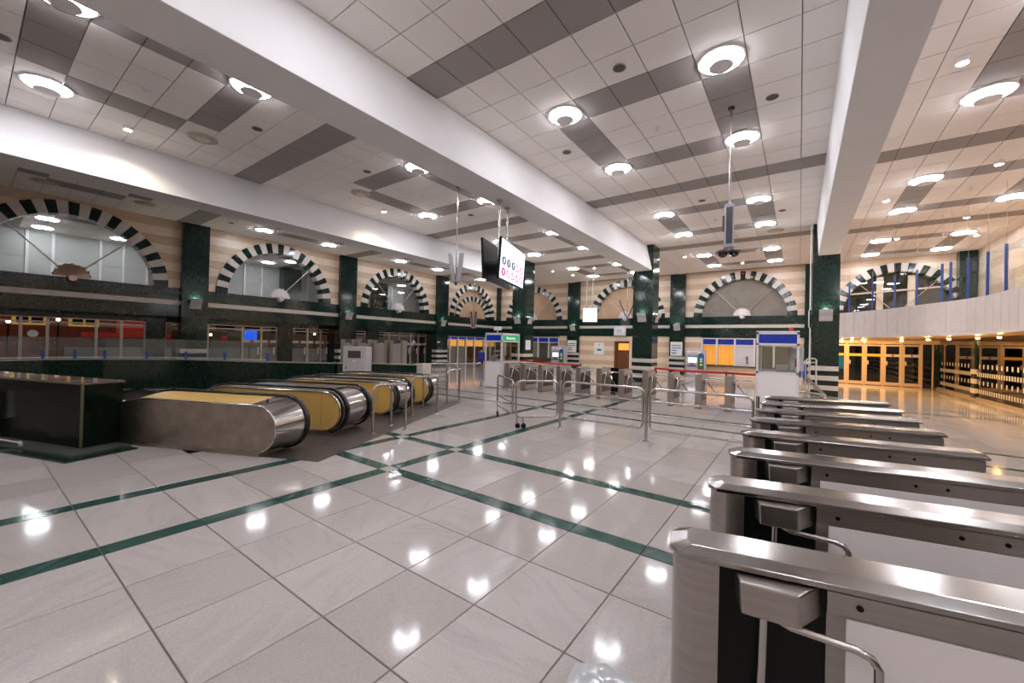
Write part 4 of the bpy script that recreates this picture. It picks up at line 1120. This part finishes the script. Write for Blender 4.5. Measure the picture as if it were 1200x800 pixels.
def middle(label, t0, last=False):
    b = thing('escalator_balustrade', label, 'escalator', esc(0, t0), TH)
    Py = profile(HT - .06, HB + .03, .03, LE)
    MB().loop2(L3(Py, 0), L3(Py, .03)).build('yellow_panel', YELLOW, b)
    pt = MB(); pt.v += [(-.33, -.002, .10), (-.325, -.002, .10), (-.325, -.002, HT - .06), (-.33, -.002, HT - .06)]; pt.f.append((0, 1, 2, 3)); pt.build('panel_joint', DKGREY, b, fix=False)
    MB().tube([(u, .0, z) for u, z in profile(HT - .05, HB + .02, .045, LE)[:29]], .018, 6).build('edge_trim', POL, b, smooth=60)
    handrail(.10, HT + .0, HB - .02, .13, LE, b)
    MB().tube([(u, .045, z) for u, z in profile(HT - .03, HB + .0, .09, LE)[:29]], .014, 6).build('rail_guide', STEELD, b, smooth=60)
    w_ = .55 if last else .92
    Pc = profile(HT - .04, HB + .02, .10, LE)
    band(Pc, .03, Pc, w_ - .03, range(0, 15)).build('deck', STEEL, b, smooth=30); band(Pc, .03, Pc, w_ - .03, range(15, 28)).build('drum', POL, b, smooth=30)
    if not last:
        handrail(w_ - .10, HT, HB - .02, .13, LE, b)
        MB().loop2(L3(Py, w_ - .03), L3(Py, w_)).build('yellow_panel', YELLOW, b)
    else:
        MB().loop2(L3(Py, w_ - .03), L3(Py, w_)).build('outer_panel', STEELD, b)
    MB().box(-.75, -.2, .02, w_ - .02, 0, .1).build('skirt', STEELD, b)
    return b
middle('mustard yellow escalator balustrade nearest behind the steel sided one', 1.36)
middle('mustard yellow escalator balustrade, middle one of the three yellow ones', 3.20)
middle('mustard yellow escalator balustrade furthest from the steel sided one', 5.04, True)
for k, (ta, tb) in enumerate(((.52, 1.34), (2.30, 3.18), (4.14, 5.02))):
    s = thing('escalator_steps', ['escalator steps between the steel sided and first yellow balustrade', 'escalator steps between the first two yellow balustrades', 'escalator steps between the last two yellow balustrades'][k], 'escalator steps', esc(-.8, ta), TH)
    MB().box(-.05, .3, 0, tb - ta, 0, .008).build('comb_plate', POL, s)
    for j in range(10):
        u0 = -.05 - (j + 1) * .4; z = -max(0, zdrop(u0 - .8)); ss = MB().box(u0, u0 + .4, 0, tb - ta, z - .25, z - .004)
        ss.build('step', DKGREY, s)

# ------------------------------------------------------------------ pedestal, parapet, cabinet
pd = thing('stone_pedestal', 'black polished stone pedestal with its top tinted for reflected light beside the escalator', 'pedestal', (-8.18, 1.04, 0), TH - math.radians(5))
MB().box(-4.2, 0, 0, .47, .04, .93).build('body', BLACKST, pd)
for x in (0,): MB().box(-.012, .012, -.012, .012, .05, .93).build('corner_trim', mat('corner bead', (.10, .10, .06), .4, .3), pd)
MB().box(-4.22, .02, -.02, .49, .93, .96).build('top_slab', mat('lit polished top', (.10, .085, .075), .06, spec=.9, coat=.6), pd, bevel=.004)  # lighter warm base colour stands for light reflected in the black top
MB().box(-4.6, .55, -.42, .36, 0, .02).build('plinth', GRAN2, pd)
MB().box(-4.5, .36, -.26, .40, .02, .04).build('upper_plinth', mat('grey granite', (.07, .075, .06), .3, var=.3, vscale=20), pd)
cp = thing('control_box', 'narrow dark control box at the foot of the steel balustrade', 'control box', esc(-3.04, .08), TH)
MB().box(-.12, .18, -.03, .3, .0, .60).build('body', GRAN2, cp); MB().box(-.05, .15, -.05, .12, .60, .62).build('top_plate', PAPER, cp); MB().box(.02, .13, -.034, -.03, .36, .40).build('label_plate', PAPER, cp)
for z in (.26, .2): MB().cyl((.07, -.05, z), (.07, -.03, z), .02).build('button', BLACK, cp)
# squeegee and steel stand cut off by the picture edge
sq = thing('floor_squeegee', 'floor squeegee lying on the plinth by the picture edge', 'squeegee', (-9.05, .55, .0), 0)
MB().box(-.13, .13, -.02, .02, .045, .075).build('blade', LGREY, sq); MB().cyl((0, 0, .065), (-.75, -.45, .16), .013).build('handle', LGREY, sq, smooth=40)
sd = thing('steel_stand', 'steel stand standing before the black pedestal at the picture edge', 'stand', (-10.25, .12, .04), 0)
MB().lathe([(.10, .0), (.11, .18), (.12, .2), (.12, .24), (.10, .26), (.06, .62), (.04, .66)], 20).build('column', STEEL, sd, smooth=40, fix=False); MB().lathe([(.125, .2), (.13, .22), (.125, .24)], 20).build('collar', POL, sd, smooth=40, fix=False)

PAR = [(-9.9, 8.8), (-12.0, 7.75), (-12.05, 7.1), (-13.7, 5.75), (-16.0, 4.3), (-17.0, 2.6), (-17.2, 1.4), (-16.9, .4), (-16.0, -1.2)]
par = thing('escalator_parapet', 'dark green stone parapet around the escalator well', 'parapet', (-12, 7.4, 0))
po = Vector((-12, 7.4, 0))
PV = [Vector((*p, 0)) - po for p in PAR]   # runs round the well
for a, b in zip(PV, PV[1:]):
    L = (b - a).length; n = max(1, round(L / .62)); d = (b - a).normalized(); nn = Vector((-d.y, d.x, 0)) * .11
    for q in range(n):
        A, B = a + d * (L * q / n + .003), a + d * (L * (q + 1) / n - .003)
        MB().loop2([A - nn, B - nn, B + nn, A + nn], [v + Vector((0, 0, .89)) for v in (A - nn, B - nn, B + nn, A + nn)]).build('stone_panel', GRAN2, par)
    MB().loop2([v + Vector((0, 0, .89)) for v in (a - nn * 1.2, b - nn * 1.2, b + nn * 1.2, a + nn * 1.2)], [v + Vector((0, 0, .92)) for v in (a - nn * 1.2, b - nn * 1.2, b + nn * 1.2, a + nn * 1.2)]).build('coping', mat('lit coping', (.34, .32, .27), .25), par)  # coping coloured pale to stand for light on the top edge
MB().box(2.1 - .16, 2.1 + .2, 1.4 - .16, 1.4 + .2, 0, .95).build('end_block', LSTRIPE, par)
gp = thing('glass_railing', 'low glass railing with short blue posts on the green parapet', 'railing', (-16, 4, .92))
go = Vector((-16, 4, .92)); GP = [(-13.7, 5.75), (-14.9, 5.0), (-16.0, 4.3), (-16.5, 3.45), (-17.0, 2.6), (-17.1, 2.0), (-17.2, 1.4), (-16.9, .4)]
for i, p in enumerate(GP):
    p = Vector((*p, .92)) - go
    MB().box(p.x - .03, p.x + .03, p.y - .03, p.y + .03, 0, .24).build('blue_post', BLUEP, gp)
    if i:
        q = Vector((*GP[i - 1], .92)) - go; d = (p - q).normalized(); nn = Vector((-d.y, d.x, 0)) * .006
        MB().loop2([v + Vector((0, 0, .06)) for v in (q - nn, p - nn, p + nn, q + nn)], [v + Vector((0, 0, .62)) for v in (q - nn, p - nn, p + nn, q + nn)]).build('pane', GLASSP, gp)
        MB().cyl(q + Vector((0, 0, .04)), p + Vector((0, 0, .04)), .018, 6).build('foot_rail', LGREY, gp)
cb = thing('grey_cabinet', 'pale grey metal cabinet with a small window behind the escalators', 'cabinet', (-10.95, 7.15, 0), math.radians(30))
MB().box(-.36, .36, -.2, .2, 0, 1.46).build('body', LGREY, cb, bevel=.008)
dr_ = MB().box(-.31, .31, -.212, -.2, .1, 1.42).build('door', LGREY, cb); MB().box(-.2, .2, -.218, -.21, 1.12, 1.34).build('window', DKGREY, dr_); MB().box(-.26, -.24, -.23, -.21, .78, .86).build('handle', BLACK, dr_)
MB().box(-.06, .06, -.214, -.211, 1.02, 1.05).build('name_plate', PAPER, dr_)
for i in range(4):
    md = thing('walk_through_detector', ['walk-through detector frame beside the pilaster, first of four', 'walk-through detector frame, second of four', 'walk-through detector frame, third of four', 'walk-through detector frame closest to the dark glass doors'][i], 'detector frame', (-13.9 + .5 * i, 8.75 + .36 * i, 0), math.radians(36), group='walk-through detector frames')
    for x in (-.2, .2): MB().box(x - .05, x + .05, -.28, .28, 0, 1.68).build('side_panel', mat('taupe laminate', (.26, .22, .19), .4), md, bevel=.01)
    MB().box(-.15, .15, -.1, .1, 1.58, 1.70).build('header', DKGREY, md)
    MB().box(-.145, .145, -.285, -.275, .05, 1.55).build('inner_panel', mat('pale taupe panel', (.36, .31, .28), .4), md)

# ------------------------------------------------------------------ booths
def booth(label, x0, x1, y0, y1, h, zw0, zw1, zs, side=None):
    t = thing('ticket_booth', label, 'booth', (x0, y0, 0)); W, D = x1 - x0, y1 - y0; F = .05
    for x in (0, W - F):
        for y in (0, D - F): MB().box(x, x + F, y, y + F, 0, h).build('corner_post', WFRAME, t)
    for n_, a in (('front_panel', (F, W - F, .005, .03)), ('back_panel', (F, W - F, D - .03, D - .005)), ('side_panel', (.005, .03, F, D - F)), ('side_panel', (W - .03, W - .005, F, D - F))):
        MB().box(*a, .03, zw0 - .04).build(n_, WPANEL, t)
    for z in (zw0 - .04, zw1, h - .05):
        MB().box(0, W, 0, F, z, z + .05).box(0, W, D - F, D, z, z + .05).box(0, F, F, D - F, z, z + .05).box(W - F, W, F, D - F, z, z + .05).build('rail', WFRAME, t)
    for a in ((F, W - F, .02, .028), (F, W - F, D - .028, D - .02), (.02, .028, F, D - F), (W - .028, W - .02, F, D - F)):
        MB().box(*a, zw0, zw1).build('pane', GLASS, t)
    MB().box(F, W - F, .008, .03, zw1 + .05, h - .05).build('header_sign', BLUE, t); MB().box(F, W - F, D - .03, D - .01, zw1 + .05, h - .05).build('header_back', WPANEL, t)
    MB().box(.008, .03, F, D - F, zw1 + .05, h - .05).build('header_side', WPANEL, t)
    sgn = MB().box(W - .03, W - .008, F, D - F, zw1 + .05, h - .05).build('header_side', GREEN if side else WPANEL, t)
    if side: text('lettering', side, .15, LETTER, t, EAST((W - .004, D / 2, (zw1 + h) / 2)))
    MB().box(0, W, 0, D, h, h + .03).build('roof', WFRAME, t); MB().box(F, W - F, F, D - F, 0, .03).build('floor_panel', GREYM, t)
    MB().box(F, W - F, .06, .4, zw0 - .12, zw0 - .08).build('counter', LGREY, t)
    return t
booth1 = booth('white ticket booth with a blue header and a green recovery sign', -9.72, -8.92, 11.75, 12.9, 2.03, .98, 1.72, 1.8, 'Recovery')
booth2 = booth('white ticket booth with a blue header beside the entrance gates', -.90, .0, 12.0, 13.2, 2.11, 1.10, 1.78, 1.86)
for bx, by, z in ((-9.5, 12.35, .87), (-.35, 12.6, .98)):
    t = thing('desk_monitor', 'dark monitor inside the %s' % ('recovery booth' if bx < -5 else 'booth beside the entrance gates'), 'monitor', (bx, by - .35, z))
    MB().box(-.04, .04, .0, .04, 0, .15).build('stand', DKGREY, t); MB().box(-.14, .14, -.01, .03, .12, .32).build('panel', GREYM, t); MB().box(-.1, .1, -.05, .08, 0, .012).build('foot', DKGREY, t)
o = MB().box(-.20, .10, 13.12, 13.15, 1.12, 1.72).build('notice_sheet', mat('pale notice', (.62, .62, .66), .5)); tag(o, 'pale notice sheet on the rear glass of the booth by the gates', 'notice'); MB().box(-.09, -.03, 13.11, 13.12, 1.22, 1.45).build('print', RED, o)
bc_ = thing('warning_beacon', 'small red warning beacon on the booth roof', 'beacon', (-.18, 12.5, 2.14)); MB().lathe([(.05, 0), (.05, .02)], 14).build('base', DKGREY, bc_, fix=False); MB().lathe([(.045, .02), (.045, .08), (.03, .11), (.001, .115)], 14).build('dome', RED, bc_, smooth=40, fix=False)
sp = thing('booth_floodlight', 'small white floodlight on the recovery booth roof', 'floodlight', (-9.25, 11.9, 2.06)); MB().cyl((0, 0, 0), (0, 0, .1), .02).build('stem', LGREY, sp); MB().box(-.14, .14, -.07, .07, .1, .24).build('head', WFRAME, sp, bevel=.02)

# ------------------------------------------------------------------ ticket machines
def machine(label, x0, x1, y0, h):
    t = thing('ticket_machine', label, 'ticket machine', (x0, y0, 0), group='ticket machines'); W = x1 - x0
    MB().box(0, W, 0, .55, 0, h).build('body', mat('lilac grey metal', (.50, .46, .52), .4), t, bevel=.02)
    MB().box(.06, W * .80, -.012, 0, h - .22, h - .06).build('header_panel', PAPER, t); MB().box(.2, W * .6, -.016, -.012, h - .16, h - .13).build('print', MAGENTA, t)
    MB().box(.1, W * .62, -.012, 0, h - .42, h - .37).build('slot', INK, t)
    MB().box(.12, W * .56, -.012, 0, h - .78, h - .48).build('screen', SCREENW, t)
    MB().box(.22, W * .44, -.012, 0, h - .90, h - .84).build('badge', BLUE, t); MB().box(.08, W * .58, -.03, 0, h - 1.02, h - .94).build('tray', DKGREY, t)
    cx, cz, hw, hh = W * .79, h - .70, .17, .50      # tall pill-shaped sticker
    pill = [(cx + hw * math.cos(a) * (1 if True else 0), (cz + hh - hw if math.sin(a) > 0 else cz - hh) + (hw * math.sin(a) if math.sin(a) > 0 else 0)) for a in [math.pi * k / 10 for k in range(11)]] + [(cx - hw, cz - hh), (cx + hw, cz - hh)]
    s = MB().loop2([(x, -.004, z) for x, z in pill], [(x, -.014, z) for x, z in pill]).build('sticker', mat('sticker green', (.01, .17, .03), .4), t)
    up = [(x, z) for x, z in pill if z > cz + .1] + [(cx - .02, cz + .1), (cx + hw, cz + .1)]
    up = [(cx + hw * math.cos(math.pi * k / 10), cz + hh - hw + hw * math.sin(math.pi * k / 10)) for k in range(0, 9)] + [(cx - .08, cz + .15), (cx + hw, cz + .05)]
    MB().loop2([(x, -.014, z) for x, z in up], [(x, -.018, z) for x, z in up]).build('blue_field', mat('sticker blue', (.01, .12, .42), .4), s)
    rd = [(cx - hw - .02, cz - .22), (cx - hw, cz - hh), (cx + .06, cz - hh)]
    MB().loop2([(x, -.014, z) for x, z in rd], [(x, -.02, z) for x, z in rd]).build('red_corner', RED, s)
    for z in (cz + .14, cz - .0, cz - .2): MB().box(cx - .06, cx + .08, -.024, -.018, z - .05, z + .05).build('white_mark', PAPER, s)
    return t
m1 = machine('ticket machine with a green sticker beside the orange blinds', -5.68, -4.60, 26.3, 1.58)
dup(m1, None, (-15.25, 26.3, 0), None, 'ticket machine with a green sticker behind the turnstiles near the recovery booth')

# ------------------------------------------------------------------ notices on the walls
def notice(label, f, a0, a1, z0, z1, lines, d=.24):
    o = Vector(f(a0, z0, d)); t = thing('wall_notice', label, 'notice', o)
    MB().loop2([Vector(f(a, z, d)) - o for a, z in ((a0, z0), (a1, z0), (a1, z1), (a0, z1))], [Vector(f(a, z, d + .015)) - o for a, z in ((a0, z0), (a1, z0), (a1, z1), (a0, z1))]).build('sheet', PAPER, t)
    for u0, u1, v0, v1, m in lines:
        P = [(a0 + (a1 - a0) * u, z0 + (z1 - z0) * v) for u, v in ((u0, v0), (u1, v0), (u1, v1), (u0, v1))]
        MB().loop2([Vector(f(a, z, d + .015)) - o for a, z in P], [Vector(f(a, z, d + .018)) - o for a, z in P]).build('print', m, t)
LN = [(.1, .9, .70, .77, INK), (.1, .9, .52, .59, INK), (.1, .55, .34, .41, INK), (.1, .5, .14, .23, INK)]
notice('white notice with blue lines on the pilaster beside the ticket machine by the orange blinds', BW, -6.85, -6.12, 1.16, 2.05, LN)
notice('white notice with blue lines on the pilaster left of the tall poster', BW, -14.4, -13.65, 1.16, 2.05, LN)
notice('white poster with a small blue emblem left of the brown door', BW, -12.3, -11.55, 1.05, 1.92, [(.3, .75, .3, .48, INK), (.45, .6, .78, .86, INK)], d=.01)
notice('small white notice on the side of the column behind the recovery booth', EF(-12.73), 19.0, 19.5, 1.35, 1.9, [(.2, .8, .3, .36, PRINTG), (.2, .8, .5, .56, PRINTG), (.2, .8, .7, .76, PRINTG)], d=.002)
notice('tiny white plate on the pilaster beside the office front', LW, 20.05, 20.3, 1.62, 1.72, [], d=.22)
sg = thing('symbol_sign', 'square white sign with a signal symbol above the brown door', 'sign', (-10.32, YB - .24, 2.42))
MB().box(-.42, .42, 0, .18, 0, .68).build('box', mat('pale sign', (.68, .62, .68), .4), sg, bevel=.02); MB().box(-.34, .34, -.008, 0, .1, .6).build('face', PAPER, sg)
text('lettering', '(•)', .34, mat('purple print', (.1, .04, .25), .5), sg, SOUTH((0, -.014, .36))); MB().box(-.3, .3, -.012, -.008, .14, .17).build('print', PRINTG, sg)

# ------------------------------------------------------------------ hanging screens
def screen_pair(label, TL_, TR_, z0, z1, off, poles, content, names):
    b = (Vector((*TL_, 0)) + Vector((*TR_, 0))) / 2; d = Vector((TR_[0] - TL_[0], TR_[1] - TL_[1], 0)); W = d.length; rz = math.atan2(d.y, d.x); H = z1 - z0
    t = thing('hanging_screens', label, 'screens', (b.x, b.y, z0), rz)
    tilt = .06
    for k, (name, y, sgn) in enumerate((('display', 0, -1), ('rear_display', off, 1))):
        tl = MB().loop2([(-W / 2, y - sgn * .0, 0), (W / 2, y, 0), (W / 2, y - sgn * .06, 0), (-W / 2, y - sgn * .06, 0)], [(-W / 2, y + sgn * tilt, H), (W / 2, y + sgn * tilt, H), (W / 2, y + sgn * tilt - sgn * .06, H), (-W / 2, y + sgn * tilt - sgn * .06, H)]).build(name, BLACK, t)
        fy = lambda z, e: y + sgn * tilt * z / H + sgn * e
        P = [(-W / 2 + .02, .03), (W / 2 - .02, .03), (W / 2 - .02, H - .03), (-W / 2 + .02, H - .03)]
        MB().loop2([(x, fy(z, .001), z) for x, z in P], [(x, fy(z, .006), z) for x, z in P]).build('lit_face', SCREENW, tl)
        if content and k == 0:
            def blob(u, v, rx, ru, m, hole=0, nm='pictogram'):
                cx, cz = -W / 2 + W * u, H * (1 - v); n = 16; k_ = rx / ru
                ring = [(cx + rx * math.cos(2 * math.pi * q / n), cz + ru * math.sin(2 * math.pi * q / n)) for q in range(n)]
                mb = MB().loop2([(x, fy(z, .006), z) for x, z in ring], [(x, fy(z, .010), z) for x, z in ring]); pb = mb.build(nm, m, tl)
                if hole:
                    rg = [(cx + rx * .72 * math.cos(2 * math.pi * q / n), cz + ru * .72 * math.sin(2 * math.pi * q / n)) for q in range(n)]
                    sub = MB().loop2([(x, fy(z, .010), z) for x, z in rg], [(x, fy(z, .012), z) for x, z in rg]); sub.build('pictogram_field', SCREENW, tl)
                    bar = [(cx - rx * .6, cz + ru * .35), (cx - rx * .36, cz + ru * .58), (cx + rx * .6, cz - ru * .35), (cx + rx * .36, cz - ru * .58)]
                    MB().loop2([(x, fy(z, .012), z) for x, z in bar], [(x, fy(z, .014), z) for x, z in bar]).build('pictogram_bar', m, tl)
                else:
                    bar = [(cx - ru * .16, cz - ru * .6), (cx + ru * .16, cz - ru * .6), (cx + ru * .3, cz + ru * .2), (cx, cz + ru * .65), (cx - ru * .3, cz + ru * .2)]
                    MB().loop2([(x, fy(z, .010), z) for x, z in bar], [(x, fy(z, .012), z) for x, z in bar]).build('pictogram_figure', SCREENW, tl)
            for q in range(5):
                blob(.13 + .185 * q, .53, .15, .105, NAVY if q < 3 else MAGENTA, q >= 3); blob(.13 + .185 * q, .80, .15, .105, MAGENTA, q > 0)
            for u0, u1, v0, v1 in ((.22, .33, .13, .15), (.5, .68, .17, .21), (.3, .78, .30, .315), (.36, .7, .37, .38)):
                P = [(-W / 2 + W * u, H * (1 - v)) for u, v in ((u0, v0), (u1, v0), (u1, v1), (u0, v1))]
                MB().loop2([(x, fy(z, .006), z) for x, z in P], [(x, fy(z, .009), z) for x, z in P]).build('print', PRINTG, tl)
    c, s = math.cos(-rz), math.sin(-rz)
    for px_, py_, pz in poles:
        dx, dy = px_ - b.x, py_ - b.y; lx, ly = c * dx - s * dy, s * dx + c * dy
        po = MB().cyl((lx, ly, H * .35), (lx, ly, pz - z0), .033, 12).build('pole', CHROME, t, smooth=40)
        MB().lathe([(.001, 0), (.075, 0), (.08, -.02), (.04, -.05)], 16, (lx, ly, pz - z0)).build('flange', GREYM, po, smooth=40, fix=False)
    MB().box(-W * .35, W * .35, .06, off - .06, H * .4, H * .48).build('bracket', DKGREY, t)
    return t
screen_pair('pair of hanging screens with pictogram circles under the central beam', (-5.97, 7.67), (-6.57, 9.58), 3.25, 4.27, .44, ((-6.14, 7.86, SOFF), (-6.30, 8.40, SOFF)), True, 0)
screen_pair('pair of far hanging screens, blank and white, before the blind arches', (-11.42, 23.6), (-10.55, 23.95), 3.18, 4.12, .5, ((-11.35, 24.0, ZC), (-11.0, 24.15, ZC)), False, 0)

# ------------------------------------------------------------------ column speakers and cameras on poles
def twin(label, loc, z0, z1, ang, m=LILAC, lean=.17, wdt=.085):
    t = thing('twin_column_speakers', label, 'loudspeakers', (loc[0], loc[1], z0), ang); H = z1 - z0
    MB().cyl((0, 0, -.03), (0, 0, ZC - z0), .022, 10).build('pole', CHROME, t, smooth=40)
    MB().lathe([(.001, 0), (.06, 0), (.06, -.03)], 14, (0, 0, ZC - z0)).build('flange', DKGREY, t, fix=False)
    MB().lathe([(.001, -.1), (.04, -.08), (.05, -.02), (.04, .02), (.001, .02)], 14).build('joint', DKGREY, t, smooth=40, fix=False)
    for s in (-1, 1):
        a = Vector((s * .06, 0, 0)); b = Vector((s * (.06 + lean), -.05, H)); e = Vector((wdt, 0, 0)); g = Vector((0, .07, 0))
        sp_ = MB().loop2([a - e - g, a + e - g, a + e + g, a - e + g], [b - e - g, b + e - g, b + e + g, b - e + g]).build('speaker', m, t, bevel=.012)
        g2 = Vector((0, .071, 0)); e2_ = e * .55
        MB().loop2([p + (b - a) * .05 for p in (a - e2_ - g2, a + e2_ - g2, a + e2_ - g2 * .9, a - e2_ - g2 * .9)], [p - (b - a) * .05 for p in (b - e2_ - g2, b + e2_ - g2, b + e2_ - g2 * .9, b - e2_ - g2 * .9)]).build('grille', GREYM if m is LILAC else GRILLE, sp_)
    return t
twin('twin lilac column speakers in a V on a ceiling pole near the screens', (-8.56, 8.87), 3.50, 4.38, math.radians(30), LILAC, .12, .062)
twin('small twin column speakers in a V before the corner arch', (-19.0, 21.6), 2.75, 3.95, math.radians(36), COPPER, .12, .10)
twin('thin dark twin column speakers in a V before the arch over the brown door', (-8.73, 24.29), 3.5, 4.55, math.radians(20), DKGREY, .42, .035)
cs = thing('camera_pole', 'column speaker with two dome cameras on a ceiling pole', 'camera', (-1.17, 8.89, 3.55), math.radians(10))
MB().cyl((0, 0, .9), (0, 0, ZC - 3.55), .024, 10).build('pole', CHROME, cs, smooth=40); MB().lathe([(.001, 0), (.06, 0), (.06, -.03)], 14, (0, 0, ZC - 3.55)).build('flange', DKGREY, cs, fix=False)
b_ = MB().box(-.085, .085, -.07, .07, .10, .97).build('speaker', LILAC, cs, bevel=.012); MB().box(-.055, .055, -.075, -.07, .18, .9).build('grille', GRILLE, b_); MB().box(-.12, -.085, -.02, .03, .45, .75).build('side_unit', DKGREY, b_)
for s in (-1, 1):
    c_ = MB().lathe([(.001, .08), (.08, .075), (.13, .04), (.13, .02), (.085, .02)], 18, (s * .1, 0, 0)).build('camera_hood', DKGREY, cs, smooth=40, fix=False)
    MB().lathe([(.085, .02), (.08, -.03), (.05, -.065), (.001, -.08)], 18, (s * .1, 0, 0)).build('dome', mat('camera dome', (.01, .01, .02), .05, coat=1), c_, smooth=60, fix=False)

# ------------------------------------------------------------------ trolley beside the column, blue chair, person
tr = thing('stair_trolley', 'steel stair trolley with blue panels beside the striped column', 'trolley', (.28, 17.4, 0))
MB().tube([(-.1, 0, .0), (-.1, 0, 1.28), (-.07, 0, 1.36), (0, 0, 1.4), (.16, 0, 1.4), (.2, 0, 1.36), (.2, 0, .3)], .025, 8).build('hoop', LGREY, tr, smooth=60)
MB().tube([(.0, .15, .0), (.0, .15, 1.15), (.03, .15, 1.24), (.12, .15, 1.27), (.2, .15, 1.24), (.22, .15, .3)], .022, 8).build('hoop', LGREY, tr, smooth=60)
for x in (-.36, -.19): MB().box(x, x + .14, -.02, .02, .72, 1.2).build('blue_panel', BLUEP, tr)
for x in (-.37, -.2): MB().box(x, x + .02, -.03, .03, .0, 2.1 if x < -.3 else 1.9).build('upright', LGREY, tr)
r_ = MB().loop2([(-.12, -.1, .74), (-.04, -.1, .78), (.5, -.1, .16), (.42, -.1, .1)], [(-.12, -.02, .74), (-.04, -.02, .78), (.5, -.02, .16), (.42, -.02, .1)]).build('stair_rail', STEEL, tr)
for k in range(7): MB().box(-.12 + .08 * k, -.02 + .08 * k, -.16, -.02, .66 - .09 * k, .69 - .09 * k).build('tread', POL, tr)
MB().tube([(-.32, -.12, .0), (-.32, -.12, .14), (-.22, -.12, .22), (.2, -.12, .2), (.42, -.12, .16), (.46, -.12, .0)], .04, 8).build('foot_frame', STEEL, tr, smooth=60)
ch = thing('office_chair', 'blue office chair in front of the office glass beside the recovery booth', 'chair', (-18.1, 21.5, 0), math.radians(40))
MB().box(-.26, .26, -.06, .02, .52, 1.05).build('backrest', CHAIRB, ch, bevel=.03); MB().box(-.27, .27, 0, .5, .43, .52).build('seat', CHAIRB, ch, bevel=.03); MB().cyl((0, .24, .08), (0, .24, .43), .03).build('stem', DKGREY, ch)
for k in range(5):
    a = 2 * math.pi * k / 5; lg = MB().cyl((0, .24, .1), (.3 * math.cos(a), .24 + .3 * math.sin(a), .06), .022).build('leg', DKGREY, ch); MB().cyl((.3 * math.cos(a), .22 + .3 * math.sin(a), .03), (.3 * math.cos(a), .26 + .3 * math.sin(a), .03), .03).build('caster', BLACK, lg)
def person(label, loc, rz):
    t = thing('person', label, 'person', loc, rz)
    V = [(0, .17, .60), (0, .15, .80), (0, .15, 1.0), (0, .16, 1.09), (0, .18, 1.18), (0, .19, 1.29),
         (.17, .15, 1.02), (.22, .2, .80), (.2, .42, .70), (.17, .52, .70), (-.17, .15, 1.02), (-.22, .2, .80), (-.2, .42, .70), (-.17, .52, .70),
         (.09, .24, .60), (.11, .62, .60), (.11, .64, .10), (.12, .76, .05), (-.09, .24, .60), (-.11, .62, .60), (-.11, .64, .10), (-.12, .76, .05)]
    E = [(0, 1), (1, 2), (2, 3), (3, 4), (4, 5), (2, 6), (6, 7), (7, 8), (8, 9), (2, 10), (10, 11), (11, 12), (12, 13), (0, 14), (14, 15), (15, 16), (16, 17), (0, 18), (18, 19), (19, 20), (20, 21)]
    R = [.13, .125, .135, .052, .08, .08, .065, .048, .038, .03, .065, .048, .038, .03, .075, .06, .045, .04, .075, .06, .045, .04]
    me = bpy.data.meshes.new('body'); me.from_pydata(V, E, [])
    for m_ in (SKIN, TOPB, TROUS): me.materials.append(m_)
    o = bpy.data.objects.new('body_source', me); COL.objects.link(o)
    o.modifiers.new('skin', 'SKIN'); sv = me.skin_vertices[0].data
    for i, r in enumerate(R): sv[i].radius = (r, r * .8, ) ; sv[i].use_root = i == 0
    sb = o.modifiers.new('sub', 'SUBSURF'); sb.levels = 2; sb.render_levels = 2
    dg = bpy.context.evaluated_depsgraph_get(); me2 = bpy.data.meshes.new_from_object(o.evaluated_get(dg))
    bpy.data.objects.remove(o)
    me2.materials.clear()
    for m_ in (SKIN, TOPB, TROUS): me2.materials.append(m_)
    for p in me2.polygons:
        p.use_smooth = True; z = p.center.z; x = abs(p.center.x)
        yy = p.center.y; p.material_index = 0 if z > 1.08 or (yy > .4 and z > .66) else (2 if z < .64 else 1)
    put('body', me2, t)
    MB().lathe([(.001, .13), (.05, .12), (.095, .06), (.1, -.02), (.09, -.05)], 16, (0, .165, 1.27)).build('hair', HAIR, t, smooth=60, fix=False)
person('person with dark hair and a beige top sitting on the blue office chair', (-18.1, 21.5, 0), math.radians(40))
# blinking light on the far arch keystone
o = MB().lathe([(.001, .1), (.07, .08), (.08, 0), (.05, -.04)], 14).build('alarm_lamp', RED, smooth=40, fix=False); o.location = (-2.82, YB - .1, ARZ + RO - .18); tag(o, 'small red alarm lamp at the crown of the grey blind arch', 'lamp')

cn = thing('conduit_pipe', 'thin white conduit running up the side of the column beside the balcony', 'pipe', (.31, 18.74, 0))
MB().cyl((0, 0, .02), (0, 0, 2.5), .025, 10).build('lower_run', WFRAME, cn, smooth=40); MB().tube([(0, 0, 2.5), (-.04, 0, 2.58), (-.04, 0, 3.2)], .02, 8).build('bend', WFRAME, cn, smooth=50); MB().cyl((-.01, .02, 3.2), (-.01, .02, ZC - .02), .022, 10).build('upper_run', WFRAME, cn, smooth=40)
